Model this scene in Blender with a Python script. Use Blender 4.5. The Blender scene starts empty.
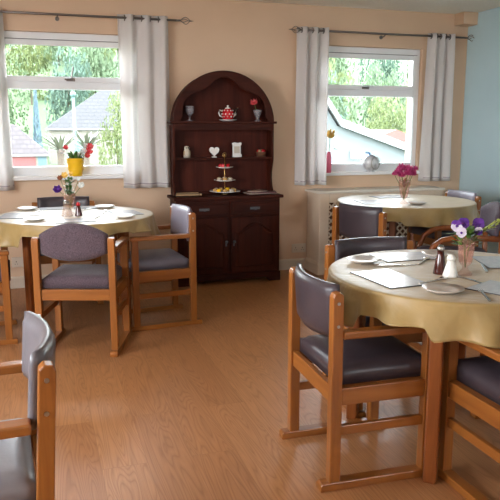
import bpy, bmesh, math, random
from mathutils import Vector, Matrix
random.seed(7)
PI = math.pi
SC = bpy.context.scene
COL = SC.collection
rad = math.radians

# ------------------------------------------------------------------ materials
def mat(name, col, rough=0.5, metal=0.0, spec=0.5, trans=0.0, coat=0.0, ior=1.45, sheen=0.0):
    m = bpy.data.materials.new(name); m.use_nodes = True
    b = m.node_tree.nodes['Principled BSDF']
    b.inputs['Base Color'].default_value = (*col, 1)
    b.inputs['Roughness'].default_value = rough
    b.inputs['Metallic'].default_value = metal
    b.inputs['Specular IOR Level'].default_value = spec
    b.inputs['Transmission Weight'].default_value = trans
    b.inputs['Coat Weight'].default_value = coat
    b.inputs['IOR'].default_value = ior
    b.inputs['Sheen Weight'].default_value = sheen
    return m

def nodes(m):
    nt = m.node_tree
    return nt, nt.nodes, nt.links, nt.nodes['Principled BSDF']

def coords(m, scale=(1, 1, 1), rot=(0, 0, 0), kind='Object'):
    nt, N, L, b = nodes(m)
    tc = N.new('ShaderNodeTexCoord'); mp = N.new('ShaderNodeMapping')
    mp.inputs['Scale'].default_value = scale; mp.inputs['Rotation'].default_value = rot
    L.new(tc.outputs[kind], mp.inputs['Vector'])
    return mp.outputs['Vector']

def ramp(m, fac, stops):
    nt, N, L, b = nodes(m)
    r = N.new('ShaderNodeValToRGB')
    while len(r.color_ramp.elements) < len(stops): r.color_ramp.elements.new(0.5)
    for e, (p, c) in zip(r.color_ramp.elements, stops):
        e.position = p; e.color = (*c, 1)
    L.new(fac, r.inputs['Fac'])
    return r.outputs['Color']

def noise(m, vec, scale=5, detail=4, rough=0.5, dist=0.0):
    nt, N, L, b = nodes(m)
    n = N.new('ShaderNodeTexNoise')
    n.inputs['Scale'].default_value = scale; n.inputs['Detail'].default_value = detail
    n.inputs['Roughness'].default_value = rough; n.inputs['Distortion'].default_value = dist
    L.new(vec, n.inputs['Vector'])
    return n.outputs['Fac']

def bump(m, fac, strength=0.2, dist=0.01):
    nt, N, L, b = nodes(m)
    bp = N.new('ShaderNodeBump'); bp.inputs['Strength'].default_value = strength
    bp.inputs['Distance'].default_value = dist
    L.new(fac, bp.inputs['Height']); L.new(bp.outputs['Normal'], b.inputs['Normal'])

def noisy(name, c1, c2, scale, rough=0.5, bstr=0.0, bscale=None, sc=(1, 1, 1), **k):
    m = mat(name, c1, rough, **k); nt, N, L, b = nodes(m)
    v = coords(m, sc)
    L.new(ramp(m, noise(m, v, scale), [(0.3, c1), (0.7, c2)]), b.inputs['Base Color'])
    if bstr: bump(m, noise(m, v, bscale or scale * 4), bstr)
    return m

def wood(name, dark, light, rough=0.4, axis='z', scale=1.0, coat=0.0):
    m = mat(name, light, rough, coat=coat); nt, N, L, b = nodes(m)
    s = {'z': (26, 26, 2.2), 'x': (2.2, 26, 26), 'y': (26, 2.2, 26)}[axis]
    v = coords(m, tuple(q * scale for q in s))
    f = noise(m, v, 1.0, 6, 0.6, 0.6)
    L.new(ramp(m, f, [(0.25, dark), (0.75, light)]), b.inputs['Base Color'])
    bump(m, f, 0.05)
    return m

M = {}
M['wall'] = noisy('peach_paint', (0.665, 0.475, 0.325), (0.695, 0.50, 0.345), 3, 0.65, 0.06, 220)
M['blue'] = noisy('pale_blue_paint', (0.52, 0.71, 0.78), (0.55, 0.74, 0.81), 3, 0.6, 0.06, 220)
M['ceil'] = noisy('textured_ceiling', (0.84, 0.80, 0.71), (0.90, 0.86, 0.77), 40, 0.85, 0.7, 55)
M['skirt'] = mat('gloss_cream', (0.66, 0.58, 0.47), 0.4)
M['upvc'] = noisy('white_upvc', (0.80, 0.82, 0.84), (0.83, 0.85, 0.87), 6, 0.3)
M['sill'] = mat('sill_white', (0.82, 0.82, 0.82), 0.3)
M['gasket'] = mat('dark_gasket', (0.10, 0.11, 0.12), 0.6)
M['chrome'] = mat('steel', (0.45, 0.44, 0.42), 0.28, 1.0)
M['rodm'] = mat('dark_pewter', (0.22, 0.20, 0.19), 0.35, 1.0)
M['oak'] = wood('orange_beech', (0.200, 0.061, 0.011), (0.345, 0.124, 0.024), 0.33, 'z', 1.0, 0.15)
M['oakx'] = wood('orange_beech_rail', (0.200, 0.061, 0.011), (0.345, 0.124, 0.024), 0.33, 'x', 1.0, 0.15)
M['oaky'] = wood('orange_beech_cross', (0.200, 0.061, 0.011), (0.345, 0.124, 0.024), 0.33, 'y', 1.0, 0.15)
M['redoak'] = wood('red_beech_table', (0.16, 0.042, 0.009), (0.29, 0.085, 0.018), 0.35, 'z', 1.0, 0.15)
M['mahog'] = wood('dark_mahogany', (0.020, 0.0042, 0.0022), (0.066, 0.0135, 0.0065), 0.5, 'z', 0.7)
M['mahogx'] = wood('dark_mahogany_across', (0.020, 0.0042, 0.0022), (0.066, 0.0135, 0.0065), 0.48, 'x', 0.7)
M['mahogb'] = wood('dark_mahogany_back', (0.030, 0.0062, 0.0036), (0.085, 0.0175, 0.0095), 0.55, 'z', 0.7)
for k in ('mahog', 'mahogx', 'mahogb'): M[k].node_tree.nodes['Principled BSDF'].inputs['Specular IOR Level'].default_value = 0.15
M['vinyl'] = noisy('aubergine_vinyl', (0.043, 0.032, 0.038), (0.055, 0.042, 0.049), 8, 0.36, 0.05, 90)
M['vinyl_grey'] = noisy('slate_vinyl', (0.12, 0.115, 0.15), (0.15, 0.145, 0.185), 8, 0.34, 0.05, 90)
M['vinyl_lav'] = noisy('lavender_grey_vinyl', (0.23, 0.21, 0.26), (0.27, 0.25, 0.30), 8, 0.40, 0.05, 90)
M['vinyl_sheen'] = noisy('window_sheen_vinyl', (0.17, 0.155, 0.165), (0.21, 0.195, 0.205), 8, 0.36, 0.05, 90)  # window reflection on the seat put into a lighter base colour
M['vinyl_pewter'] = noisy('pewter_vinyl', (0.115, 0.107, 0.118), (0.145, 0.136, 0.148), 8, 0.33, 0.05, 90)
M['fabric'] = noisy('speckled_purple_fabric', (0.040, 0.023, 0.031), (0.125, 0.086, 0.104), 170, 0.85, 0.2, 300, sheen=0.15)
M['fabric2'] = noisy('plain_mauve_fabric', (0.065, 0.045, 0.06), (0.09, 0.066, 0.085), 90, 0.85, 0.15, 300)
M['cord'] = mat('pale_piping', (0.45, 0.40, 0.43), 0.4)

def cloth_mat():
    m = mat('gold_damask_cloth', (0.50, 0.36, 0.13), 0.44); nt, N, L, b = nodes(m)
    v = coords(m)
    f = noise(m, v, 14, 3, 0.5, 0.4)
    L.new(ramp(m, f, [(0.35, (0.315, 0.212, 0.074)), (0.65, (0.355, 0.243, 0.092))]), b.inputs['Base Color'])
    n2 = noise(m, v, 5, 4, 0.55, 0.8)
    bump(m, n2, 0.5, 0.02)
    b.inputs['Sheen Weight'].default_value = 0.2
    return m
M['cloth'] = cloth_mat()

def curtain_mat():
    m = bpy.data.materials.new('sheer_white_curtain'); m.use_nodes = True
    nt = m.node_tree; N, L = nt.nodes, nt.links
    b = N['Principled BSDF']; b.inputs['Base Color'].default_value = (0.88, 0.86, 0.85, 1)
    b.inputs['Roughness'].default_value = 0.85
    t = N.new('ShaderNodeBsdfTranslucent'); t.inputs['Color'].default_value = (0.86, 0.84, 0.83, 1)
    mx = N.new('ShaderNodeMixShader'); mx.inputs['Fac'].default_value = 0.5
    L.new(b.outputs[0], mx.inputs[1]); L.new(t.outputs[0], mx.inputs[2])
    L.new(mx.outputs[0], N['Material Output'].inputs['Surface'])
    tc = N.new('ShaderNodeTexCoord'); wv = N.new('ShaderNodeTexNoise'); wv.inputs['Scale'].default_value = 300
    bp = N.new('ShaderNodeBump'); bp.inputs['Strength'].default_value = 0.08
    L.new(tc.outputs['Object'], wv.inputs['Vector']); L.new(wv.outputs['Fac'], bp.inputs['Height'])
    L.new(bp.outputs['Normal'], b.inputs['Normal'])
    return m
M['curtain'] = curtain_mat()

def pane_mat():
    m = bpy.data.materials.new('window_glass'); m.use_nodes = True
    nt = m.node_tree; N, L = nt.nodes, nt.links; N.remove(N['Principled BSDF'])
    t = N.new('ShaderNodeBsdfTransparent'); t.inputs['Color'].default_value = (0.96, 0.985, 0.98, 1)
    g = N.new('ShaderNodeBsdfGlossy'); g.inputs['Roughness'].default_value = 0.02
    f = N.new('ShaderNodeFresnel'); f.inputs['IOR'].default_value = 1.45
    mx = N.new('ShaderNodeMixShader')
    L.new(f.outputs[0], mx.inputs['Fac']); L.new(t.outputs[0], mx.inputs[1]); L.new(g.outputs[0], mx.inputs[2])
    L.new(mx.outputs[0], N['Material Output'].inputs['Surface'])
    return m
M['pane'] = pane_mat()

def tinted(name, col, fac=0.35):
    """thin coloured glass: see-through tint with a clear reflection"""
    m = bpy.data.materials.new(name); m.use_nodes = True
    nt = m.node_tree; N, L = nt.nodes, nt.links
    b = N['Principled BSDF']; b.inputs['Base Color'].default_value = (*col, 1); b.inputs['Roughness'].default_value = 0.08
    b.inputs['Specular IOR Level'].default_value = 0.8
    t = N.new('ShaderNodeBsdfTransparent'); t.inputs['Color'].default_value = (*[min(1, c * 0.15 + 0.85) for c in col], 1)
    mx = N.new('ShaderNodeMixShader'); mx.inputs['Fac'].default_value = fac
    L.new(t.outputs[0], mx.inputs[1]); L.new(b.outputs[0], mx.inputs[2])
    L.new(mx.outputs[0], N['Material Output'].inputs['Surface'])
    return m
M['pinkglass'] = tinted('blush_pink_glass', (0.80, 0.46, 0.36), 0.13)
M['smokeglass'] = tinted('smoky_glass', (0.45, 0.42, 0.45), 0.35)
M['amber'] = tinted('amber_glass', (0.60, 0.42, 0.30), 0.3)

M['china'] = mat('grey_china', (0.50, 0.44, 0.38), 0.28)
M['whitechina'] = mat('white_china', (0.78, 0.76, 0.72), 0.25)
M['redchina'] = mat('red_enamel', (0.50, 0.012, 0.02), 0.25)
M['salt'] = mat('white_ceramic', (0.80, 0.78, 0.72), 0.3)
M['sauce'] = mat('dark_red_sauce', (0.0550, 0.0066, 0.0033), 0.12, coat=0.5)
M['menu'] = noisy('laminated_menu', (0.42, 0.44, 0.46), (0.52, 0.53, 0.54), 18, 0.24, coat=0.1, sc=(1, 3, 1))
M['menuback'] = mat('menu_edge_black', (0.04, 0.045, 0.05), 0.3)
M['steelcut'] = mat('cutlery_steel', (0.55, 0.52, 0.48), 0.22, 1.0)
M['yellow'] = mat('yellow_tin', (0.95, 0.56, 0.02), 0.35)
M['leaf'] = noisy('leaf_green', (0.05, 0.13, 0.02), (0.11, 0.22, 0.04), 30, 0.5)
M['leafy'] = noisy('leaf_lime', (0.30, 0.36, 0.06), (0.40, 0.45, 0.10), 30, 0.5)
M['purple'] = noisy('violet_petal', (0.065, 0.012, 0.17), (0.12, 0.025, 0.27), 40, 0.6)
M['lilac'] = noisy('white_lilac_petal', (0.55, 0.48, 0.60), (0.68, 0.62, 0.72), 40, 0.6)
M['pinkp'] = noisy('magenta_petal', (0.48, 0.03, 0.16), (0.62, 0.09, 0.26), 40, 0.6)
M['redp'] = noisy('red_petal', (0.72, 0.05, 0.08), (0.82, 0.16, 0.16), 40, 0.6)
M['yellowp'] = noisy('yellow_petal', (0.80, 0.50, 0.08), (0.85, 0.62, 0.2), 40, 0.6)
M['brownp'] = mat('brown_petal', (0.25, 0.08, 0.03), 0.6)
M['whitep'] = mat('white_petal', (0.80, 0.80, 0.76), 0.6)
M['pinkbottle'] = mat('pink_ceramic', (0.80, 0.16, 0.26), 0.3)
M['silver'] = noisy('silver_ball', (0.85, 0.85, 0.86), (0.42, 0.43, 0.46), 22, 0.35, metal=0.15)
M['butter'] = mat('blue_wing', (0.10, 0.28, 0.50), 0.45)
M['brown'] = mat('brown_wicker', (0.14, 0.06, 0.03), 0.7)
M['tan'] = mat('tan_wood', (0.35, 0.22, 0.11), 0.6)
M['cream'] = mat('cream_figurine', (0.55, 0.48, 0.38), 0.5)
M['gold'] = mat('gilt', (0.55, 0.36, 0.13), 0.3, 1.0)
M['cake'] = mat('sponge_cake', (0.55, 0.33, 0.12), 0.8)
M['paper'] = mat('paper', (0.36, 0.27, 0.23), 0.6)
M['darkpaper'] = mat('dark_cover', (0.10, 0.03, 0.03), 0.45)
M['plastic'] = mat('socket_white', (0.66, 0.58, 0.48), 0.35)
M['radpaint'] = mat('cover_cream', (0.66, 0.53, 0.40), 0.45)
M['radtop'] = mat('cover_top', (0.70, 0.64, 0.55), 0.35)
M['black'] = mat('dark_void', (0.015, 0.012, 0.010), 0.8)
# outdoors
M['tree1'] = noisy('foliage_a', (0.0580, 0.0957, 0.0435), (0.0812, 0.1189, 0.0580), 0.6, 0.7)
M['tree2'] = noisy('foliage_b', (0.0870, 0.1131, 0.0348), (0.1102, 0.1334, 0.0464), 0.6, 0.7)
M['tree3'] = noisy('foliage_c', (0.0420, 0.0810, 0.0540), (0.0600, 0.1020, 0.0720), 0.6, 0.7)
M['conifer'] = noisy('foliage_haze', (0.0630, 0.1050, 0.1260), (0.0770, 0.1190, 0.1400), 0.6, 0.7)  # bluish haze over the conifer is mixed into its colour
M['bark'] = noisy('bark', (0.0540, 0.0420, 0.0300), (0.0780, 0.0600, 0.0420), 4, 0.9)
M['bounce_ground'] = noisy('pale_bounce_ground', (0.50, 0.47, 0.42), (0.58, 0.55, 0.50), 2, 0.8)  # pale ground colour picked to bounce daylight onto the ceiling
M['grass'] = noisy('grass', (0.0630, 0.0980, 0.0420), (0.0840, 0.1190, 0.0525), 1.5, 0.9)
M['render'] = noisy('pale_render', (0.15, 0.14, 0.115), (0.16, 0.15, 0.125), 1, 0.8)
M['rendw'] = noisy('white_render', (0.1000, 0.1160, 0.1200), (0.1080, 0.1240, 0.1280), 1, 0.8)
M['board'] = mat('white_bargeboard', (0.1870, 0.1913, 0.1955), 0.5)
M['roofpink'] = mat('red_tile', (0.1650, 0.0550, 0.0462), 0.7)
M['garage'] = mat('red_garage_door', (0.16, 0.045, 0.045), 0.6)
M['pole'] = mat('teal_post', (0.07, 0.12, 0.115), 0.5)
M['cordy'] = mat('spiky_leaf', (0.1020, 0.1105, 0.0808), 0.6)

def roof_mat(name, c1, c2, sx=3.0, sy=5.0):
    m = mat(name, c1, 0.8); nt, N, L, b = nodes(m)
    v = coords(m)
    br = N.new('ShaderNodeTexBrick'); br.inputs['Color1'].default_value = (*c1, 1); br.inputs['Color2'].default_value = (*c2, 1)
    br.inputs['Mortar'].default_value = (*[q * 0.6 for q in c1], 1); br.inputs['Scale'].default_value = 1.0
    br.inputs['Brick Width'].default_value = 0.5; br.inputs['Row Height'].default_value = 0.32; br.inputs['Mortar Size'].default_value = 0.03
    sep = N.new('ShaderNodeSeparateXYZ'); cmb = N.new('ShaderNodeCombineXYZ')
    L.new(v, sep.inputs[0]); L.new(sep.outputs['X'], cmb.inputs['X']); L.new(sep.outputs['Z'], cmb.inputs['Y'])
    L.new(cmb.outputs[0], br.inputs['Vector'])
    L.new(br.outputs['Color'], b.inputs['Base Color'])
    return m
M['slate'] = roof_mat('grey_tiles', (0.0397, 0.0371, 0.0384), (0.0474, 0.0442, 0.0454))
M['slate2'] = roof_mat('brown_slates', (0.046, 0.036, 0.036), (0.058, 0.046, 0.046))

def floor_mat():
    m = mat('oak_vinyl_planks', (0.4, 0.2, 0.08), 0.36); nt, N, L, b = nodes(m)
    tc = N.new('ShaderNodeTexCoord')
    mp = N.new('ShaderNodeMapping'); mp.inputs['Rotation'].default_value = (0, 0, PI / 2)
    L.new(tc.outputs['Object'], mp.inputs['Vector'])
    br = N.new('ShaderNodeTexBrick')
    br.inputs['Color1'].default_value = (0, 0, 0, 1); br.inputs['Color2'].default_value = (1, 1, 1, 1)
    br.inputs['Mortar'].default_value = (0.5, 0.5, 0.5, 1); br.inputs['Scale'].default_value = 1
    br.inputs['Brick Width'].default_value = 1.25; br.inputs['Row Height'].default_value = 0.185
    br.inputs['Mortar Size'].default_value = 0.0012; br.offset = 0.37
    L.new(mp.outputs[0], br.inputs['Vector'])
    # each plank shifts its own grain
    ad = N.new('ShaderNodeVectorMath'); ad.operation = 'ADD'
    sc = N.new('ShaderNodeVectorMath'); sc.operation = 'SCALE'; sc.inputs['Scale'].default_value = 17.0
    L.new(br.outputs['Color'], sc.inputs[0]); L.new(tc.outputs['Object'], ad.inputs[0]); L.new(sc.outputs[0], ad.inputs[1])
    mg = N.new('ShaderNodeMapping'); mg.inputs['Scale'].default_value = (9.5, 0.95, 1); L.new(ad.outputs[0], mg.inputs['Vector'])
    nz = N.new('ShaderNodeTexNoise'); nz.inputs['Scale'].default_value = 1.0; nz.inputs['Detail'].default_value = 1.5
    nz.inputs['Distortion'].default_value = 0.5
    L.new(mg.outputs[0], nz.inputs['Vector'])
    mul = N.new('ShaderNodeMath'); mul.operation = 'MULTIPLY'; mul.inputs[1].default_value = 24.0
    L.new(nz.outputs['Fac'], mul.inputs[0])
    fr = N.new('ShaderNodeMath'); fr.operation = 'PINGPONG'; fr.inputs[1].default_value = 0.5
    L.new(mul.outputs[0], fr.inputs[0])
    mf = N.new('ShaderNodeMapping'); mf.inputs['Scale'].default_value = (120, 4, 1); L.new(ad.outputs[0], mf.inputs['Vector'])
    nf = N.new('ShaderNodeTexNoise'); nf.inputs['Scale'].default_value = 1.0; nf.inputs['Detail'].default_value = 3
    L.new(mf.outputs[0], nf.inputs['Vector'])
    base = ramp(m, br.outputs['Color'], [(0.0, (0.36, 0.158, 0.062)), (1.0, (0.43, 0.20, 0.082))])
    grain = ramp(m, fr.outputs[0], [(0.0, (0.80, 0.74, 0.66)), (0.16, (0.96, 0.95, 0.93)), (0.5, (1.06, 1.06, 1.05))])
    fine = ramp(m, nf.outputs['Fac'], [(0.3, (0.90, 0.88, 0.86)), (0.7, (1.06, 1.06, 1.06))])
    m1 = N.new('ShaderNodeMix'); m1.data_type = 'RGBA'; m1.blend_type = 'MULTIPLY'; m1.inputs['Factor'].default_value = 1
    L.new(base, m1.inputs['A']); L.new(grain, m1.inputs['B'])
    m2 = N.new('ShaderNodeMix'); m2.data_type = 'RGBA'; m2.blend_type = 'MULTIPLY'; m2.inputs['Factor'].default_value = 1
    L.new(m1.outputs['Result'], m2.inputs['A']); L.new(fine, m2.inputs['B'])
    m3 = N.new('ShaderNodeMix'); m3.data_type = 'RGBA'; m3.inputs['B'].default_value = (0.30, 0.135, 0.05, 1)
    L.new(br.outputs['Fac'], m3.inputs['Factor']); L.new(m2.outputs['Result'], m3.inputs['A'])
    L.new(m3.outputs['Result'], b.inputs['Base Color'])
    bp = N.new('ShaderNodeBump'); bp.inputs['Strength'].default_value = 0.06; bp.inputs['Distance'].default_value = 0.004
    L.new(nf.outputs['Fac'], bp.inputs['Height']); L.new(bp.outputs['Normal'], b.inputs['Normal'])
    return m
M['floor'] = floor_mat()

# ------------------------------------------------------------------ mesh builder
class MB:
    def __init__(s): s.bm = bmesh.new()
    def box(s, x0, x1, y0, y1, z0, z1, T=None):
        ps = [(x, y, z) for x in (x0, x1) for y in (y0, y1) for z in (z0, z1)]
        v = [s.bm.verts.new(T @ Vector(p) if T else p) for p in ps]
        for f in ((0, 1, 3, 2), (4, 6, 7, 5), (0, 4, 5, 1), (2, 3, 7, 6), (0, 2, 6, 4), (1, 5, 7, 3)):
            s.bm.faces.new([v[i] for i in f])
        return s
    def prism(s, poly, axis, a, b):
        """extrude a 2-D outline along an axis: x -> (y,z), y -> (x,z), z -> (x,y)"""
        def P(p, t):
            return {'x': (t, p[0], p[1]), 'y': (p[0], t, p[1]), 'z': (p[0], p[1], t)}[axis]
        A = [s.bm.verts.new(P(p, a)) for p in poly]; B = [s.bm.verts.new(P(p, b)) for p in poly]
        n = len(poly)
        for i in range(n): s.bm.faces.new((A[i], A[(i + 1) % n], B[(i + 1) % n], B[i]))
        s.bm.faces.new(A[::-1]); s.bm.faces.new(B)
        return s
    def tube(s, pts, r, n=10, cap=True, up=None, flat=1.0):
        pts = [Vector(p) for p in pts]; rings = []
        for i, p in enumerate(pts):
            a = pts[max(i - 1, 0)]; b = pts[min(i + 1, len(pts) - 1)]
            t = (b - a).normalized()
            u = Vector(up) if up else (Vector((0, 0, 1)) if abs(t.z) < 0.9 else Vector((1, 0, 0)))
            e1 = t.cross(u).normalized(); e2 = e1.cross(t).normalized()
            rr = r[i] if isinstance(r, (list, tuple)) else r
            rings.append([s.bm.verts.new(p + e1 * rr * math.cos(2 * PI * k / n) + e2 * rr * flat * math.sin(2 * PI * k / n)) for k in range(n)])
        for a, b in zip(rings, rings[1:]):
            for k in range(n): s.bm.faces.new((a[k], a[(k + 1) % n], b[(k + 1) % n], b[k]))
        if cap:
            s.bm.faces.new(rings[0][::-1]); s.bm.faces.new(rings[-1])
        return s
    def lathe(s, prof, c=(0, 0, 0), n=24, sx=1.0, sy=1.0, T=None):
        rings = []
        for r, z in prof:
            if r < 1e-5: ps = [(c[0], c[1], c[2] + z)]
            else: ps = [(c[0] + sx * r * math.cos(2 * PI * k / n), c[1] + sy * r * math.sin(2 * PI * k / n), c[2] + z) for k in range(n)]
            rings.append([s.bm.verts.new(T @ Vector(p) if T else p) for p in ps])
        for a, b in zip(rings, rings[1:]):
            for k in range(n):
                k2 = (k + 1) % n
                if len(a) == 1 and len(b) == 1: continue
                if len(a) == 1: s.bm.faces.new((a[0], b[k2], b[k]))
                elif len(b) == 1: s.bm.faces.new((a[k], a[k2], b[0]))
                else: s.bm.faces.new((a[k], a[k2], b[k2], b[k]))
        if len(rings[0]) > 1 and prof[0][0] > 0 and prof[0] != prof[-1]: pass
        return s
    def ball(s, c, r, sx=1, sy=1, sz=1, n=12, T=None):
        m = 8
        return s.lathe([(r * math.sin(PI * i / m), -r * sz * math.cos(PI * i / m)) for i in range(m + 1)], c, n, sx, sy, T)
    def grid(s, fn, nu, nv, wrap=False):
        V = [[s.bm.verts.new(fn(i / nu, j / nv)) for j in range(nv + 1)] for i in range(nu if wrap else nu + 1)]
        for i in range(nu):
            for j in range(nv):
                i2 = (i + 1) % len(V)
                s.bm.faces.new((V[i][j], V[i2][j], V[i2][j + 1], V[i][j + 1]))
        return s
    def quad(s, a, b, c, d):
        s.bm.faces.new([s.bm.verts.new(p) for p in (a, b, c, d)]); return s
    def build(s, name, m, parent=None, bev=0.0, smooth=False, solid=0.0, sub=0, seg=2):
        bmesh.ops.recalc_face_normals(s.bm, faces=s.bm.faces[:])
        me = bpy.data.meshes.new(name); s.bm.to_mesh(me); s.bm.free()
        me.materials.append(m)
        o = bpy.data.objects.new(name, me); COL.objects.link(o)
        if smooth:
            for p in me.polygons: p.use_smooth = True
        if solid:
            md = o.modifiers.new('solid', 'SOLIDIFY'); md.thickness = solid; md.offset = 0
        if bev:
            md = o.modifiers.new('bevel', 'BEVEL'); md.width = bev; md.segments = seg; md.limit_method = 'ANGLE'; md.angle_limit = rad(35)
        if sub:
            md = o.modifiers.new('sub', 'SUBSURF'); md.levels = sub; md.render_levels = sub
        if parent is not None: o.parent = parent
        return o

def tag(o, label, cat, group=None, kind=None):
    o['label'] = label; o['category'] = cat
    if group: o['group'] = group
    if kind: o['kind'] = kind
    return o
def thing(name, label, cat, loc=(0, 0, 0), rz=0.0, group=None):
    o = bpy.data.objects.new(name, None); COL.objects.link(o); o.empty_display_size = 0.05
    o.location = loc; o.rotation_euler = (0, 0, rz)
    return tag(o, label, cat, group)
def struct(o): o['kind'] = 'structure'; return o
def dup(root, loc, rz, label, group=None):
    r = root.copy(); COL.objects.link(r); r.location = loc; r.rotation_euler = (0, 0, rz)
    r['label'] = label
    if group: r['group'] = group
    for ch in list(root.children):
        c = ch.copy(); COL.objects.link(c); c.parent = r
        for g in list(ch.children):
            d = g.copy(); COL.objects.link(d); d.parent = c
    return r

# ------------------------------------------------------------------ room
YB, XR, XL, YR, H = 5.85, 4.167, -2.3, -2.6, 2.45
TH = 0.25
W1 = (-0.34, 0.90, 0.93, 2.12)
W2 = (2.50, 3.665, 0.91, 2.105)
struct(MB().box(XL, XR, YR, YB, -0.1, 0).build('floor', M['floor']))
struct(MB().box(XL - TH, XR + TH, YR - TH, YB + TH, H, H + 0.3).build('ceiling', M['ceil']))
def wall_xz(b, x0, x1, y0, y1, holes):
    """a wall along X with rectangular openings"""
    xs = sorted({x0, x1, *[h[0] for h in holes], *[h[1] for h in holes]})
    for a, c in zip(xs, xs[1:]):
        hs = [h for h in holes if h[0] <= a and h[1] >= c]
        if hs:
            b.box(a, c, y0, y1, -0.3, hs[0][2]); b.box(a, c, y0, y1, hs[0][3], H)
        else: b.box(a, c, y0, y1, -0.3, H)
b = MB(); wall_xz(b, XL, XR, YB, YB + TH, [W1, W2]); struct(b.build('wall_back', M['wall']))
RW = [(-2.1, -0.9, 1.1, 2.1), (2.5, 3.7, 1.1, 2.1)]
b = MB(); wall_xz(b, XL, XR, YR - TH, YR, RW); struct(b.build('wall_rear', M['wall']))
struct(MB().box(XR, XR + TH, YR, YB, -0.3, H).build('wall_right', M['blue']))
LW = (0.5, 3.3, 0.85, 2.2)
b = MB(); b.box(XL - TH, XL, YR, LW[0], -0.3, H); b.box(XL - TH, XL, LW[1], YB, -0.3, H)
b.box(XL - TH, XL, LW[0], LW[1], -0.3, LW[2]); b.box(XL - TH, XL, LW[0], LW[1], LW[3], H)
struct(b.build('wall_left', M['wall']))
sk = [(0, 0), (0.018, 0), (0.018, 0.085), (0.010, 0.10), (0, 0.10)]
struct(MB().prism([(YB - p[0], p[1]) for p in sk], 'x', XL, XR).build('baseboard_back', M['skirt']))
struct(MB().prism([(XR - p[0], p[1]) for p in sk], 'y', YR, YB - 0.02).build('baseboard_right', M['skirt']))
# boxed-in pipe casing in the corner under the ceiling
struct(MB().box(4.005, XR, 5.70, YB, 2.335, H).build('trim_1', M['wall'], bev=0.004))

# ------------------------------------------------------------------ windows
def window(name, w, handle_dx=0.0, stay=True):
    x0, x1, z0, z1 = w; ya, yb = YB + 0.045, YB + 0.115
    root = bpy.data.objects.new(name, None); COL.objects.link(root); struct(root)
    zt0, zt1 = z1 - 0.455, z1 - 0.385          # transom
    fw = 0.05; zb = z0 + 0.02
    f = MB()
    f.box(x0, x0 + fw, ya, yb, zb, z1).box(x1 - fw, x1, ya, yb, zb, z1)
    f.box(x0 + fw, x1 - fw, ya, yb, z1 - 0.075, z1).box(x0 + fw, x1 - fw, ya, yb, zb, zb + 0.075)
    f.box(x0 + fw, x1 - fw, ya, yb, zt0, zt1)
    f.build('window_frame', M['upvc'], root, bev=0.006)
    # top-hung opening vent
    s0, s1 = zt1 - 0.012, z1 - 0.062; sw = 0.045
    s = MB(); xa, xb = x0 + fw - 0.012, x1 - fw + 0.012; y0, y1 = ya - 0.022, ya
    s.box(xa, xa + sw, y0, y1, s0, s1).box(xb - sw, xb, y0, y1, s0, s1)
    s.box(xa + sw, xb - sw, y0, y1, s1 - sw, s1).box(xa + sw, xb - sw, y0, y1, s0, s0 + sw)
    sash = s.build('vent_sash', M['upvc'], root, bev=0.006)
    g = MB(); e = 0.004
    g.box(xa - e, xb + e, y1 - 0.004, y1 + 0.001, s1, s1 + 0.007)
    g.box(xa - e, xa, y1 - 0.004, y1 + 0.001, s0, s1).box(xb, xb + e, y1 - 0.004, y1 + 0.001, s0, s1)
    g.build('gasket', M['gasket'], root)
    MB().box(xa + sw, xb - sw, y0 + 0.01, y0 + 0.014, s0 + sw, s1 - sw).build('vent_pane', M['pane'], root)
    MB().box(x0 + fw, x1 - fw, ya + 0.03, ya + 0.034, zb + 0.075, zt0).build('fixed_pane', M['pane'], root)
    hx = (x0 + x1) / 2 + handle_dx
    h = MB(); h.box(hx - 0.035, hx + 0.035, y0 - 0.012, y0, s0 + 0.008, s0 + 0.032)
    h.tube([(hx + 0.02, y0 - 0.012, s0 + 0.02), (hx + 0.02, y0 - 0.035, s0 + 0.025), (hx - 0.05, y0 - 0.04, s0 + 0.022)], 0.008, 8)
    hd = h.build('window_handle', M['rodm'], root, smooth=False)
    if stay:
        MB().tube([(hx + 0.005, y0 - 0.02, s0 + 0.03), (hx + 0.025, y0 - 0.03, s0 + 0.125)], 0.007, 8).build('window_stay', M['rodm'], root)
    MB().box(x0 - 0.03, x1 + 0.03, YB - 0.055, ya, z0 - 0.012, z0 + 0.016).build('window_sill', M['sill'], root, bev=0.005)
    MB().box(x0 - 0.02, x1 + 0.02, yb, YB + TH + 0.05, z0 - 0.02, z0 + 0.02).build('outer_sill', M['upvc'], root, bev=0.005)
    return root
window('window_1', W1, 0.04, True)
window('window_2', W2, -0.02, False)
# windows behind and beside the camera
for i, h in enumerate(RW):
    f = MB(); y0, y1 = YR - 0.12, YR - 0.06
    f.box(h[0], h[0] + .05, y0, y1, h[2], h[3]).box(h[1] - .05, h[1], y0, y1, h[2], h[3])
    f.box(h[0], h[1], y0, y1, h[2], h[2] + .06).box(h[0], h[1], y0, y1, h[3] - .06, h[3]); f.box((h[0] + h[1]) / 2 - .03, (h[0] + h[1]) / 2 + .03, y0, y1, h[2], h[3])
    struct(f.build('window_%d' % (3 + i), M['upvc'], bev=0.005))
f = MB(); x0, x1 = XL - 0.12, XL - 0.06
f.box(x0, x1, LW[0], LW[0] + .05, LW[2], LW[3]).box(x0, x1, LW[1] - .05, LW[1], LW[2], LW[3])
f.box(x0, x1, LW[0], LW[1], LW[2], LW[2] + .06).box(x0, x1, LW[0], LW[1], LW[3] - .06, LW[3])
struct(f.build('window_5', M['upvc'], bev=0.005))

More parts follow.
